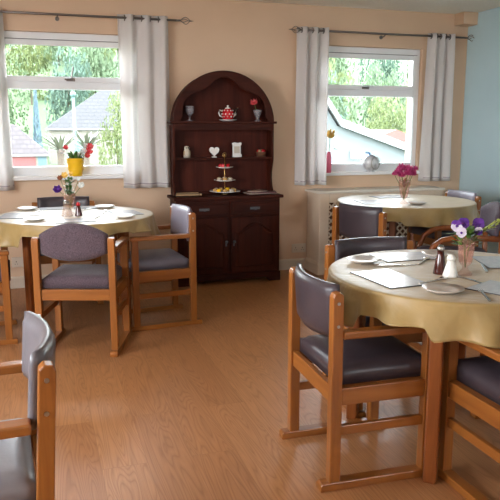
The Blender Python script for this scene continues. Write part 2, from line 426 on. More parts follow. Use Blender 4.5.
# ------------------------------------------------------------------ curtains
def finial(b, x, y, z, d):
    for k in range(4):
        a = PI / 2 * k + PI / 4
        pts = []
        for i in range(9):
            t = i / 8; rr = 0.030 * math.sin(PI * t); aa = a + t * 1.2
            pts.append((x + d * (0.035 + 0.085 * t), y + rr * math.cos(aa), z + rr * math.sin(aa)))
        b.tube(pts, 0.0032, 6)
    b.tube([(x, y, z), (x + d * 0.035, y, z)], 0.008, 8)
    b.tube([(x + d * 0.118, y, z), (x + d * 0.15, y, z)], [0.006, 0.001], 8)
def rod(x0, x1, z, label, bracket):
    y = YB - 0.085
    t = thing('curtain_pole', label, 'curtain pole', ((x0 + x1) / 2, y, z), 0, None)
    cx = (x0 + x1) / 2
    b = MB(); b.tube([(x0 + .12 - cx, 0, 0), (x1 - .12 - cx, 0, 0)], 0.0095, 10); b.build('pole', M['rodm'], t, smooth=True)
    for d, xx in ((-1, x0 + .12), (1, x1 - .12)):
        b = MB(); finial(b, xx - cx, 0, 0, d); b.build('finial', M['rodm'], t, smooth=True)
    for xx in bracket:
        b = MB(); b.tube([(xx - cx, 0, -0.008), (xx - cx, 0.03, -0.022), (xx - cx, 0.087, -0.022)], 0.005, 8)
        b.lathe([(0, -.0), (0.018, 0), (0.018, 0.006), (0, 0.006)], (0, 0, 0), 12, T=Matrix.Translation((xx - cx, 0.0845, -0.022)) @ Matrix.Rotation(PI / 2, 4, 'X'))
        b.build('bracket', M['rodm'], t)
    return t
rod(-0.86, 1.325, 2.245, 'dark metal curtain pole with cage finial above the left window', (0.235,))
rod(2.255, 4.19, 2.218, 'dark metal curtain pole with cage finials above the right window', (3.20,))

def curtain(x0, x1, zr, z0, folds, label, amp=0.035, ph=0.0, flare=1.0):
    y = YB - 0.085; w = x1 - x0
    t = thing('curtain', label, 'curtain', ((x0 + x1) / 2, y, z0), 0, 'white eyelet curtains')
    zt = zr + 0.028; h = zt - z0; rnd = random.Random(int(x0 * 100))
    wob = [rnd.uniform(-0.35, 0.35) for _ in range(6)]
    def shape(u, v):
        z = h * v
        s = 1 + (flare - 1) * (1 - v)
        k = 2 * PI * folds * (u + 0.012 * math.sin(5 * v + wob[0])) + ph + wob[1] * (1 - v)
        a = amp * (0.75 + 0.45 * (1 - v)) * (1 + 0.3 * math.sin(u * 9 + wob[2]))
        yy = a * math.sin(k) + 0.2 * a * math.sin(2 * k + wob[3] * (1 - v) * 4)
        xx = (u - 0.5) * w * s + 0.010 * math.cos(k) * (1 - v)
        return (xx, yy, z)
    MB().grid(lambda u, v: shape(u, v), 150, 30).build('drape', M['curtain'], t, smooth=True, solid=0.0012)
    MB().grid(lambda u, v: Vector(shape(u, 0.022 + 0.006 * v)) + Vector((0, -0.0016, 0)), 150, 1).build('hem', M['cord'], t, smooth=True)
    n = int(folds * 2)
    for k in range(n):
        u = (k * PI - ph) / (2 * PI * folds)
        if not 0.02 < u < 0.98: continue
        p = shape(u, 1 - 0.028 / h)
        pts = [(p[0] + 0.0, p[1] + 0.021 * math.cos(2 * PI * i / 14), p[2] + 0.021 * math.sin(2 * PI * i / 14)) for i in range(15)]
        MB().tube(pts, 0.005, 6, cap=False, up=(1, 0, 0)).build('eyelet_ring', M['rodm'], t, smooth=True)
curtain(-0.66, -0.18, 2.245, 0.845, 3, 'white eyelet curtain at the left edge of the left window', ph=1.2)
curtain(0.712, 1.135, 2.245, 0.835, 3, 'white eyelet curtain between the left window and the dark dresser', ph=0.6, flare=1.0, amp=.026)
curtain(2.312, 2.632, 2.218, 0.82, 3, 'grey-white eyelet curtain right of the dresser, left of the right window', ph=0.8)
curtain(3.675, 3.985, 2.218, 0.825, 3, 'white eyelet curtain beside the pale blue wall', ph=1.8, flare=1.12)

# ------------------------------------------------------------------ sockets
def socket(x, z, label):
    t = thing('wall_socket', label, 'socket', (x, YB, z), 0, None)
    MB().box(-0.073, 0.073, -0.011, 0, -0.043, 0.043).build('face_plate', M['plastic'], t, bev=0.004)
    for d in (-0.035, 0.035):
        MB().box(d - 0.007, d + 0.007, -0.016, -0.011, 0.016, 0.032).build('switch', M['plastic'], t, bev=0.001)
        MB().box(d - 0.003, d + 0.003, -0.0118, -0.011, 0.0, 0.009).box(d - 0.013, d - 0.007, -0.0118, -0.011, -0.018, -0.013).box(d + 0.007, d + 0.013, -0.0118, -0.011, -0.018, -0.013).build('pin_hole', M['black'], t)
socket(-0.165, 0.225, 'double wall socket low on the wall under the left window')
socket(2.385, 0.205, 'double wall socket between the dresser and the radiator cover')

# ------------------------------------------------------------------ dresser
def dresser():
    X0, X1 = 1.085, 2.065; cx = (X0 + X1) / 2; w = (X1 - X0) / 2
    D = 0.295                                     # base depth, front at -D
    t = thing('welsh_dresser', 'tall dark mahogany dresser with arched top, shelves and cupboard base against the peach wall', 'dresser', (cx, YB - 0.115, 0))
    bw = w - 0.025
    MB().box(-bw, bw, -D + .02, 0, 0.075, 0.745).build('cabinet_body', M['mahog'], t, bev=0.003)
    pl = [(-bw - .005, 0), (-bw + .10, 0), (-bw + .13, .035), (bw - .13, .035), (bw - .10, 0), (bw + .005, 0), (bw + .005, .085), (-bw - .005, .085)]
    b = MB(); b.prism(pl, 'y', -D + .005, -D + .025)
    b.box(-bw - .005, -bw + .015, -D + .025, 0, 0, .085).box(bw - .015, bw + .005, -D + .025, 0, 0, .085)
    b.build('plinth', M['mahogx'], t, bev=0.003)
    MB().box(-w, w, -D - .015, 0, 0.745, 0.772).build('worktop', M['mahogx'], t, bev=0.006)
    for s in (-1, 1):
        xa, xb = sorted((s * 0.012, s * (bw - 0.022)))
        d = MB(); d.box(xa, xb, -D + .002, -D + .02, 0.60, 0.722).box(xa + .025, xb - .025, -D - .003, -D + .002, 0.62, 0.702)
        dr = d.build('drawer', M['mahogx'], t, bev=0.004)
        xm = (xa + xb) / 2
        k = MB(); k.tube([(xm - .035, -D - .003, .662), (xm - .03, -D - .018, .66), (xm, -D - .022, .652), (xm + .03, -D - .018, .66), (xm + .035, -D - .003, .662)], 0.0045, 6)
        k.box(xm - .045, xm + .045, -D - .005, -D - .003, .650, .672)
        k.build('drop_handle', M['gasket'], dr)
        d = MB(); d.box(xa, xb, -D + .002, -D + .02, 0.10, 0.585)
        do = d.build('door', M['mahog'], t, bev=0.004)
        pa, pb = xa + .06, xb - .06; pw = (pb - pa) / 2; pm = (pa + pb) / 2
        arch = [(pa, .155), (pb, .155), (pb, .44)]
        for i in range(1, 16):                   # cathedral arch
            u = 1 - 2 * i / 16
            zz = .44 + .075 * max(0, math.cos(u * PI / 2 * 1.25)) if abs(u) < .8 else .44
            arch.append((pm + u * pw, zz))
        arch.append((pa, .44))
        p = MB().prism(arch, 'y', -D - .006, -D + .003).build('raised_panel', M['mahog'], do, bev=0.006)
        mould = []
        lp = [(pm + (q[0] - pm) * 1.10, .30 + (q[1] - .30) * 1.07) for q in arch]
        MB().tube([(q[0], -D + .001, q[1]) for q in lp + [lp[0]]], 0.0055, 6).build('panel_moulding', M['mahogx'], do)
        kx = s * 0.035
        MB().lathe([(0, 0), (.006, 0), (.006, .008), (.014, .014), (.014, .02), (0, .024)], (0, 0, 0), 12,
                   T=Matrix.Translation((kx, -D + .002, .375)) @ Matrix.Rotation(PI / 2, 4, 'X')).build('knob', M['gasket'], do, smooth=True)
        # escutcheon drop
        MB().box(kx - .007, kx + .007, -D - .002, -D + .002, .335, .36).build('escutcheon', M['gasket'], do)
    # upper rack
    uw = w - 0.035; UD = 0.14
    prof = [(0, .772), (-0.06, .772), (-0.10, .772), (-UD, .775), (-UD + .003, .80), (-.113, .845), (-.098, .90), (-.101, .96), (-.119, 1.01), (-UD + .006, 1.05), (-UD, 1.075), (-UD, 1.385), (0, 1.385)]
    for s in (-1, 1):
        xa, xb = sorted((s * uw, s * (uw - 0.02)))
        MB().prism(prof, 'x', xa, xb).build('side_panel', M['mahog'], t, bev=0.003)
    r = uw
    A = [(-uw + .02, .772)] + [(uw - .02, .772)]
    arch = [(-uw, 1.385), (-uw, .772), (uw, .772), (uw, 1.385)]
    sq = 0.435
    arch += [(r * .985 * math.cos(PI * i / 28), 1.385 + sq * math.sin(PI * i / 28)) for i in range(1, 28)]
    MB().prism(arch, 'y', -0.012, 0).build('back_panel', M['mahogb'], t)
    # arched hood: a curved board with depth, and a shaped front
    def hood(u, v):
        a = PI * u; i = v < .5
        return (0, 0, 0)
    b = MB(); n = 36; rings = []
    for i in range(n + 1):
        a = PI * i / n
        co, si = math.cos(a), math.sin(a)
        ro, ri = (r * .985, sq), (r * .985 - .02, sq - .02)
        rings.append([b.bm.verts.new(p) for p in ((ro[0] * co, -UD, 1.385 + ro[1] * si), (ro[0] * co, -.012, 1.385 + ro[1] * si), (ri[0] * co, -.012, 1.385 + ri[1] * si), (ri[0] * co, -UD, 1.385 + ri[1] * si))])
    for p, q in zip(rings, rings[1:]):
        for k in range(4): b.bm.faces.new((p[k], p[(k + 1) % 4], q[(k + 1) % 4], q[k]))
    b.bm.faces.new(rings[0]); b.bm.faces.new(rings[-1][::-1])
    b.build('arched_hood', M['mahogx'], t)
    b = MB(); n = 60; rings = []                  # front fret: outer arch, wavy inner edge
    for i in range(n + 1):
        a = PI * i / n; co, si = math.cos(a), math.sin(a)
        u = abs(a / PI - .5) * 2                   # 0 crown .. 1 springing
        wd = .055 + .028 * (1 - math.cos(u * PI * 3.0)) * (1 if u < .68 else .55) - (.02 if u > .9 else 0)
        ri = (r * .995 - wd, sq + .008 - wd)
        rings.append([b.bm.verts.new(p) for p in ((r * .995 * co, -UD - .014, 1.385 + (sq + .008) * si), (r * .995 * co, -UD + .004, 1.385 + (sq + .008) * si), (ri[0] * co, -UD + .004, 1.385 + ri[1] * si), (ri[0] * co, -UD - .014, 1.385 + ri[1] * si))])
    for p, q in zip(rings, rings[1:]):
        for k in range(4): b.bm.faces.new((p[k], p[(k + 1) % 4], q[(k + 1) % 4], q[k]))
    b.bm.faces.new(rings[0]); b.bm.faces.new(rings[-1][::-1])
    b.build('arch_fret', M['mahogx'], t, bev=0.002)
    MB().box(-uw - .022, uw + .022, -UD - .02, 0, 1.385, 1.405).build('top_shelf', M['mahogx'], t, bev=0.004)
    MB().prism([(-uw + .02, 1.385), (-uw + .02, 1.315), (-uw + .05, 1.33), (uw - .05, 1.33), (uw - .02, 1.315), (uw - .02, 1.385)], 'y', -UD + .002, -UD + .02).build('shelf_apron', M['mahogx'], t)
    MB().box(-uw + .02, uw - .02, -UD + .015, -.012, 1.075, 1.093).build('middle_shelf', M['mahogx'], t, bev=0.003)
    MB().box(-uw + .02, uw - .02, -.02, -.012, .772, .80).build('back_rail', M['mahogx'], t)
dresser()
DY = YB - 0.01

def petals(b, c, r, n=5, cup=0.3, tilt=None, seed=0):
    rnd = random.Random(seed); T = Matrix.Translation(c)
    if tilt: T = T @ Matrix.Rotation(tilt[0], 4, 'X') @ Matrix.Rotation(tilt[1], 4, 'Y')
    for k in range(n):
        a = 2 * PI * k / n + rnd.uniform(-.15, .15)
        R = T @ Matrix.Rotation(a, 4, 'Z')
        def fn(u, v):
            w = math.sin(PI * min(1, .12 + .88 * u)) ** .6 * .46 * r
            return R @ Vector((r * u, (v - .5) * 2 * w, cup * r * u * u + .05 * r * math.sin(PI * v)))
        b.grid(fn, 4, 4)
def leaf(b, p, d, l, w, droop=0.3):
    d = Vector(d).normalized(); s = d.cross(Vector((0, 0, 1)))
    s = s.normalized() if s.length > 1e-3 else Vector((1, 0, 0))
    def fn(u, v):
        ww = w * math.sin(PI * (.06 + .94 * u)) ** .8
        return Vector(p) + d * l * u + s * (v - .5) * ww + Vector((0, 0, -droop * l * u * u))
    b.grid(fn, 5, 2)

# things on the dresser -------------------------------------------------
ZT, ZM, ZC = 1.405, 1.093, 0.772
t = thing('goblet', 'small dark glass goblet on the left end of the dresser top shelf', 'glass', (1.285, 5.662, ZT))
MB().lathe([(0, 0), (.034, 0), (.032, .006), (.007, .012), (.006, .045), (.03, .062), (.038, .09), (.036, .128), (.033, .128), (.034, .09), (.02, .066), (0, .06)]).build('bowl', M['smokeglass'], t, smooth=True)
t = thing('teapot', 'red white-spotted teapot in the middle of the dresser top shelf', 'teapot', (1.625, 5.662, ZT + .012))
body = MB().lathe([(0, 0), (.035, 0), (.05, .02), (.054, .045), (.045, .08), (.028, .096), (0, .098)]).build('body', M['redchina'], t, smooth=True)
dots = MB()
for k in range(10):
    for j, (rr, z) in enumerate(((.0525, .027), (.0545, .05), (.046, .08))):
        a = 2 * PI * (k + .5 * (j % 2)) / 10
        dots.ball((rr * math.cos(a), rr * math.sin(a), z), +.0058, n=8)
dots.build('white_spot', M['whitechina'], body, smooth=True)
MB().lathe([(0, .095), (.026, .095), (.02, .105), (.008, .108), (.008, .114), (.011, .122), (0, .128)]).build('lid', M['whitechina'], t, smooth=True)
MB().tube([(-.047, 0, .075), (-.075, 0, .085), (-.083, 0, .06), (-.072, 0, .035), (-.048, 0, .025)], .006, 8).build('handle', M['whitechina'], t, smooth=True)
MB().tube([(.045, 0, .035), (.068, 0, .05), (.074, 0, .085), (.092, 0, .105)], [.014, .011, .008, .007], 10).build('spout', M['whitechina'], t, smooth=True)
def plate_prof(r, h=.014): return [(0, .001), (r * .55, .001), (r * .62, .003), (r, h), (r * .985, h + .003), (r * .60, .007), (0, .005)]
tag(MB().lathe(plate_prof(.078, .012), (0, 0, 0), 32).build('saucer', M['whitechina'], smooth=True), 'white saucer under the red teapot on the dresser top shelf', 'saucer').location = (1.625, 5.662, ZT)
t = thing('flower_vase', 'small grey vase with a red rose on the right of the dresser top shelf', 'vase', (1.90, 5.662, ZT))
MB().lathe([(0, 0), (.03, 0), (.028, .006), (.012, .016), (.022, .04), (.036, .075), (.041, .10), (.038, .10), (.03, .07), (0, .03)]).build('vase_body', M['smokeglass'], t, smooth=True)
b = MB(); b.tube([(0, 0, .02), (-.015, 0, .10), (-.03, 0, .155)], .003, 6); leaf(b, (-.01, 0, .1), (1, .2, .5), .05, .025); b.build('stem', M['leaf'], t)
b = MB()
for k, (rr, c) in enumerate(((.030, 1.4), (.034, .8), (.036, .35))): petals(b, (-.032, 0, .15), rr, 6, c, (.3, -.3), k)
b.build('rose', M['redp'], t, smooth=True, solid=.002)
t = thing('figurine', 'cream owl figurine at the left end of the dresser middle shelf', 'ornament', (1.255, 5.668, ZM))
MB().lathe([(0, 0), (.028, 0), (.032, .03), (.026, .062), (.020, .07), (.024, .085), (.016, .10), (0, .102)], n=16).build('body', M['cream'], t, smooth=True)
for d in (-.008, .009): MB().ball((d, -.021, .086), .006).build('eye', M['black'], t, smooth=True)
for d in (-.024, .024): MB().ball((d, -.005, .04), .016, .5, 1, 1.6).build('wing', M['tan'], t, smooth=True)
t = thing('heart_ornament', 'white heart ornament standing on the dresser middle shelf', 'ornament', (1.50, 5.668, ZM))
hp = []
for i in range(40):
    a = 2 * PI * i / 40
    hp.append((.0034 * 16 * math.sin(a) ** 3 * .82, .055 + .0034 * (13 * math.cos(a) - 5 * math.cos(2 * a) - 2 * math.cos(3 * a) - math.cos(4 * a)) * .85))
MB().prism(hp, 'y', -.012, .012).build('heart', M['whitechina'], t, bev=.006)
MB().box(-.02, .02, -.015, .015, 0, .008).build('foot', M['whitechina'], t, bev=.002)
t = thing('ornament_plaque', 'white upright scalloped plaque on the dresser middle shelf, right of the heart', 'ornament', (1.705, 5.668, ZM))
pq = [(-.04, 0), (.045, 0), (.047, .02), (.036, .03), (.036, .10), (.047, .115), (.04, .13), (.012, .124), (-.02, .13), (-.042, .124), (-.036, .10), (-.036, .03)]
MB().prism(pq, 'y', -.012, .012).build('plaque', M['whitechina'], t, bev=.004)
MB().box(-.025, .025, -.0135, -.012, .035, .095).build('inset', M['cream'], t)
t = thing('wicker_basket', 'small brown basket of trinkets at the right end of the dresser middle shelf', 'basket', (1.935, 5.668, ZM))
MB().lathe([(0, 0), (.035, 0), (.046, .04), (.048, .045), (.043, .045), (.034, .006), (0, .006)], n=18).build('basket_body', M['brown'], t, smooth=True)
for k in range(5):
    MB().ball((.025 * math.cos(k * 1.3), .02 * math.sin(k * 1.3), .05), .016).build('trinket', M['tan'] if k % 2 else M['redchina'], t, smooth=True)
t = thing('cake_stand', 'three-tier china cake stand in the middle of the dresser worktop', 'cake stand', (1.575, 5.60, ZC))
for z, r in ((.018, .138), (.115, .095), (.228, .076)):
    MB().lathe(plate_prof(r, .012), (0, 0, z), 32).build('tier', M['whitechina'], t, smooth=True)
b = MB(); b.lathe([(0, 0), (.03, 0), (.03, .006), (.01, .012), (.008, .02), (0, .02)]).tube([(0, 0, .02), (0, 0, .325)], .004, 8).ball((0, 0, .345), .010)
b.tube([(.018 * math.cos(2 * PI * i / 12), 0, .345 + .018 * math.sin(2 * PI * i / 12)) for i in range(13)], .003, 6)
b.build('stem', M['gold'], t, smooth=True)
k = 0
for z, r, n, kinds in ((.025, .085, 9, ('cake', 'yellow', 'cake', 'cream')), (.122, .055, 6, ('cake', 'cream')), (.235, .038, 5, ('redchina', 'redp'))):
    for i in range(n):
        a = 2 * PI * i / n + .3; mm = kinds[i % len(kinds)]
        nm = 'strawberry' if 'red' in mm else 'small_cake'
        lab = {'cake': 'small golden sponge cake on the %s tier of the cake stand', 'yellow': 'small lemon yellow cake on the %s tier of the cake stand', 'cream': 'small cream iced cake on the %s tier of the cake stand', 'redchina': 'red fruit piled on the %s tier of the cake stand', 'redp': 'bright red fruit piled on the %s tier of the cake stand'}[mm] % {9: 'bottom', 6: 'middle', 5: 'top'}[n]
        if 'red' in mm: q = MB().lathe([(0, 0), (.014, .004), (.017, .014), (.011, .028), (0, .033)], n=12).build(nm, M[mm], smooth=True)
        else: q = MB().lathe([(0, 0), (.016, 0), (.02, .014), (.021, .018), (.012, .026), (0, .028)], n=12).build(nm, M[mm], smooth=True)
        q.location = (1.575 + r * math.cos(a), 5.60 + r * math.sin(a), ZC + z + .001)
        tag(q, lab, 'fruit' if 'red' in mm else 'cake', lab.split(' of ')[0])
t = thing('cutlery_tray', 'flat dark tray with a pale edge on the left of the dresser worktop', 'tray', (1.24, 5.60, ZC))
MB().box(-.11, .11, -.06, .06, 0, .012).build('tray_base', M['black'], t, bev=.003)
MB().box(-.112, .112, -.064, -.056, .004, .02).box(-.112, .112, .056, .064, .004, .02).build('rim', M['tan'], t, bev=.002)
for i, (x, y, rz, l, w, mm, lab) in enumerate(((1.90, 5.60, .1, .26, .17, 'paper', 'cream booklet at the bottom of the pile right of the cake stand'),
        (1.93, 5.58, -.25, .22, .15, 'darkpaper', 'dark red booklet on the pile right of the cake stand'),
        (1.87, 5.57, .5, .16, .10, 'paper', 'open cream leaflet on top of the pile right of the cake stand'))):
    q = MB().box(-l / 2, l / 2, -w / 2, w / 2, 0, .009).build('booklet', M[mm], bev=.002)
    q.location = (x, y, ZC + .0005 + .0095 * i); q.rotation_euler = (0, 0, rz)
    tag(q, lab, 'booklet')

# ------------------------------------------------------------------ radiator cover
t = thing('radiator_cover', 'cream radiator cover with lattice front under the right window', 'radiator cover', (2.46, YB, 0))
L_, RD, RH, SW = 1.30, 0.315, 0.755, 0.095
MB().box(0, .02, -RD + .02, -.02, 0, RH).build('side_panel', M['radpaint'], t, bev=.003)
MB().box(L_ - .02, L_, -RD + .02, -.02, 0, RH).build('side_panel', M['radpaint'], t, bev=.003)
b = MB(); b.box(0, SW, -RD, -RD + .02, 0, RH).box(L_ - SW, L_, -RD, -RD + .02, 0, RH).box(SW, L_ - SW, -RD, -RD + .02, RH - .085, RH).box(SW, L_ - SW, -RD, -RD + .02, 0, .17)
b.build('front_frame', M['radpaint'], t, bev=.003)
MB().box(-.022, L_ + .02, -RD - .012, 0, RH, RH + .022).build('cover_top', M['radtop'], t, bev=.006)
bp = [(0, 0), (.018, 0), (.018, .085), (.012, .10), (.004, .115), (0, .115)]
b = MB().prism([(-RD - p[0], p[1]) for p in bp], 'x', -.014, L_ + .014); b.prism([(-p[0], p[1]) for p in bp], 'y', -RD, -.02)
b.build('base_moulding', M['radpaint'], t)
lat = MB(); xa, xb, za, zb = SW, L_ - SW, .17, RH - .085; st = .066
ya, yb2 = -RD + .006, -RD + .014
span = xb - xa + zb - za
for sgn in (1, -1):
    k = -(zb - za)
    while k < (xb - xa) + (zb - za):
        # the line x = xa + k + s*sgn..., clipped to the panel
        p = []
        for q in range(0, 2):
            pass
        if sgn > 0: za0, za1 = max(za, za - k), min(zb, za + (xb - xa) - k); f = lambda z: xa + k + (z - za)
        else: za0, za1 = max(za, za + k - (xb - xa)), min(zb, za + k); f = lambda z: xa + k - (z - za)
        if za1 - za0 > .004:
            h = .0095
            yy = (ya, yb2) if sgn > 0 else (ya + .004, yb2 + .004)
            lat.prism([(f(za0) - h, za0), (f(za0) + h, za0), (f(za1) + h, za1), (f(za1) - h, za1)], 'y', *yy)
        k += st
lat.build('lattice_grille', M['radpaint'], t)
MB().box(.1, L_ - .1, -.14, -.06, .12, RH - .06).build('dark_backing', M['brown'], t)  # dark backing that makes the lattice holes look shaded

# ------------------------------------------------------------------ chairs
def pad_rect(w, z0, z1, sag, th, x0, n=20, m=8, oval=False):
    """upholstered back: bows backwards in plan, rounded edges; oval lifts the middle of the top edge"""
    b = MB(); V = {}
    def P(u, v, side):
        y = (u - .5) * w; q = 1 - (2 * u - 1) ** 2
        if oval: zt = z1 - .07 * (1 - q); zb = z0 + .045 * (1 - q)
        else: zt = z1; zb = z0 - .010 * q
        z = zb + (zt - zb) * v
        e = min(u, 1 - u) * w; ev = min(v, 1 - v) * (zt - zb)
        round_ = min(1, math.sqrt(max(0.0, min(e, ev)) / .02 + .12))
        xc = x0 - sag * q + (.015 * (1 - v) if not oval else 0)
        return (xc + side * th / 2 * round_, y, z)
    for side in (1, -1):
        for i in range(n + 1):
            for j in range(m + 1): V[side, i, j] = b.bm.verts.new(P(i / n, j / m, side))
    for side in (1, -1):
        for i in range(n):
            for j in range(m): b.bm.faces.new((V[side, i, j], V[side, i + 1, j], V[side, i + 1, j + 1], V[side, i, j + 1]))
    ring = [(i, 0) for i in range(n)] + [(n, j) for j in range(m)] + [(i, m) for i in range(n, 0, -1)] + [(0, j) for j in range(m, 0, -1)]
    for a, c in zip(ring, ring[1:] + ring[:1]): b.bm.faces.new((V[1, a[0], a[1]], V[1, c[0], c[1]], V[-1, c[0], c[1]], V[-1, a[0], a[1]]))
    return b
def cushion(x0, x1, w, z0, z1):
    b = MB(); n = 14
    def fn(side):
        def g(u, v):
            x = x0 + (x1 - x0) * u; y = (v - .5) * w
            e = min(min(u, 1 - u) * (x1 - x0), min(v, 1 - v) * w)
            dome = min(1, e / .035) ** .5
            zc = z1 - .018 + .018 * dome + .008 * math.sin(PI * u) * math.sin(PI * v)
            return (x, y, zc if side else z0)
        return g
    V = {}
    for s in (0, 1):
        for i in range(n + 1):
            for j in range(n + 1):
                V[s, i, j] = b.bm.verts.new(fn(s)(i / n, j / n))
        for i in range(n):
            for j in range(n): b.bm.faces.new((V[s, i, j], V[s, i + 1, j], V[s, i + 1, j + 1], V[s, i, j + 1]))
    ring = [(i, 0) for i in range(n)] + [(n, j) for j in range(n)] + [(i, n) for i in range(n, 0, -1)] + [(0, j) for j in range(n, 0, -1)]
    for a, c in zip(ring, ring[1:] + ring[:1]): b.bm.faces.new((V[0, a[0], a[1]], V[0, c[0], c[1]], V[1, c[0], c[1]], V[1, a[0], a[1]]))
    return b

RX, FX, HW = -0.20, 0.185, 0.2235
def chair(label, loc, rz, back='vinyl', seat='vinyl', oval=False, post=0.765, arm=0.60, d=0.385, group='wooden armchairs around the dining tables', padz=(.58, .785), px=.010, sag=.045, lean=0.0):
    t = thing('dining_chair', label, 'chair', loc, rz, group)
    fx = RX + d
    for s in (-1, 1):
        y = s * HW
        prof = [(RX - .0215, 0), (RX + .0215, 0), (RX + .0215, .40), (RX + .019 - lean, post - .012), (RX + .006 - lean, post), (RX - .016 - lean, post - .004), (RX - .0225 - lean, post - .02), (RX - .0215, .40)]
        p = MB().prism(prof, 'y', y - .0205, y + .0205).build('rear_post', M['oak'], t, bev=.004)
        for z in (post - .04, post - .125):
            bl = MB().lathe([(0, .003), (.0055, .003), (.0065, 0)], (0, 0, 0), 10, T=Matrix.Translation((RX - .001 - lean * (z - .40) / (post - .40), y + s * .0205, z)) @ Matrix.Rotation(-s * PI / 2, 4, 'X'))
            bl.build('bolt', M['chrome'], p)
        MB().box(fx - .022, fx + .022, y - .0205, y + .0205, 0.0, arm - .028 if arm else .402).build('front_leg', M['oak'], t, bev=.004)
        if arm: am = [(RX + .0215, arm - .028), (fx + .03, arm - .028), (fx + .034, arm - .015), (fx + .028, arm - .002), (fx - .1, arm), (RX + .0215, arm)]
        if arm: MB().prism(am, 'y', y - .026, y + .026).build('arm', M['oakx'], t, bev=.006)
        MB().box(RX + .0215, fx - .022, y - .018, y + .018, .335, .402).build('seat_rail', M['oakx'], t, bev=.003)
        MB().box(RX + .0215, fx - .022, y - .011, y + .011, .215, .252).build('stretcher', M['oakx'], t, bev=.003)
        rn = [(RX - .058, 0), (fx + .05, 0), (fx + .05, .022), (fx + .044, .032), (RX - .05, .032), (RX - .058, .022)]
        b = MB().prism(rn, 'y', y - .024, y + .024); b.build('runner', M['oakx'], t, bev=.003)
    for x in (RX, fx):
        MB().box(x - .012, x + .012, -HW + .0205, HW - .0205, .335, .402).build('seat_rail', M['oaky'], t, bev=.003)
    cushion(RX + .018, fx + .03, 2 * HW - .034, .402, .475).build('seat', M[seat], t, smooth=True)
    if oval:
        pad_rect(2 * HW - .043, .575, .80, .022, .045, RX + .012 - lean * .8, oval=True).build('backrest', M[back], t, smooth=True)
    else:
        pad_rect(2 * HW - .043, padz[0], padz[1], sag, .042, RX + px - lean * .8).build('backrest', M[back], t, smooth=True)
    return t
def place(cx, cy, rz): return (cx, cy, 0), rz
# rear posts at RX, so the centre of a chair = rear mid - RX*dir
def from_rear(rx, ry, ang):
    return (rx - RX * math.cos(ang), ry - RX * math.sin(ang), 0), ang
def put(rx, ry, deg, **k):
    loc, a = from_rear(rx, ry, rad(deg)); return chair(loc=loc, rz=a, **k)

put(1.014, 2.318, -2.0, label='armchair with dark aubergine vinyl back, nearest chair left of the front right table', arm=.617)
put(1.62, 3.0, -91, label='armchair with dark vinyl back at the far side of the front right table', arm=.60, d=.355)
put(1.685, 1.66, 90, label='armchair cropped by the right edge, seat pushed under near side of front right table', arm=.60)
put(2.36, 2.62, 172, label='armchair at the right edge, behind the table leg of the front right table', arm=.60)
put(0.972, 4.574, 185, label='armchair with lavender grey back between the left table and the dresser', back='vinyl_lav', seat='vinyl_grey', arm=.64, d=.40, padz=(.585, .80), post=.785)
put(0.187, 3.95, 72, label='purple speckled fabric armchair with rounded back, at front of the left table', back='fabric', seat='fabric', oval=True, post=.715, arm=.655)
put(-0.61, 4.50, 2, label='armchair cropped by the left edge at the left side of the left table', back='vinyl', seat='fabric2', arm=.60)
put(0.20, 5.52, -90, label='dark backed armchair behind the left table under the left window', back='vinyl', arm=.60, padz=(.60, .80))
put(-0.036, 1.835, 183, label='grey vinyl armchair with window sheen in its seat colour, in the near left foreground, back to the right', back='vinyl_pewter', seat='vinyl_sheen', arm=.635, padz=(.60, .80), post=.78, px=.020, sag=.045, lean=.022)
put(2.17, 4.20, 20, label='chair with dark vinyl back at the left side of the back right table', arm=0, padz=(.575, .81), post=.78)
put(3.66, 5.08, 180, label='armchair beyond the back right table by the blue wall', back='vinyl_lav', arm=.60)

# bentwood armchair with an oval fabric back
def bentwood(loc, rz):
    t = thing('bentwood_armchair', 'bentwood armchair with rounded mauve fabric back and seat beside the pale blue wall', 'chair', loc, rz, None)
    for s in (-1, 1):
        y = s * .245
        pts = [(.26, y, 0), (.255, y, .30), (.24, y, .44), (.20, y, .54), (.14, y, .585), (.06, y, .602), (-.05, y, .605), (-.24, y, .60)]
        MB().tube(pts, .021, 10, up=(0, 1, 0)).build('bent_arm', M['redoak'], t, smooth=True)
        MB().tube([(-.27, y, 0), (-.255, y, .40), (-.25, y, .66)], .02, 10, up=(0, 1, 0)).build('rear_leg', M['redoak'], t, smooth=True)
        MB().box(-.25, .25, y - .012, y + .012, .34, .39).build('seat_rail', M['redoak'], t, bev=.003)
    for x in (-.245, .235):
        MB().box(x - .012, x + .012, -.233, .233, .34, .39).build('seat_rail', M['redoak'], t, bev=.003)
    cushion(-.23, .25, .46, .39, .47).build('seat', M['fabric2'], t, smooth=True)
    pad_rect(.50, .57, .83, .05, .05, -.215, oval=True).build('backrest', M['fabric2'], t, smooth=True)
    return t
bentwood((2.87, 4.02, 0), rad(155))

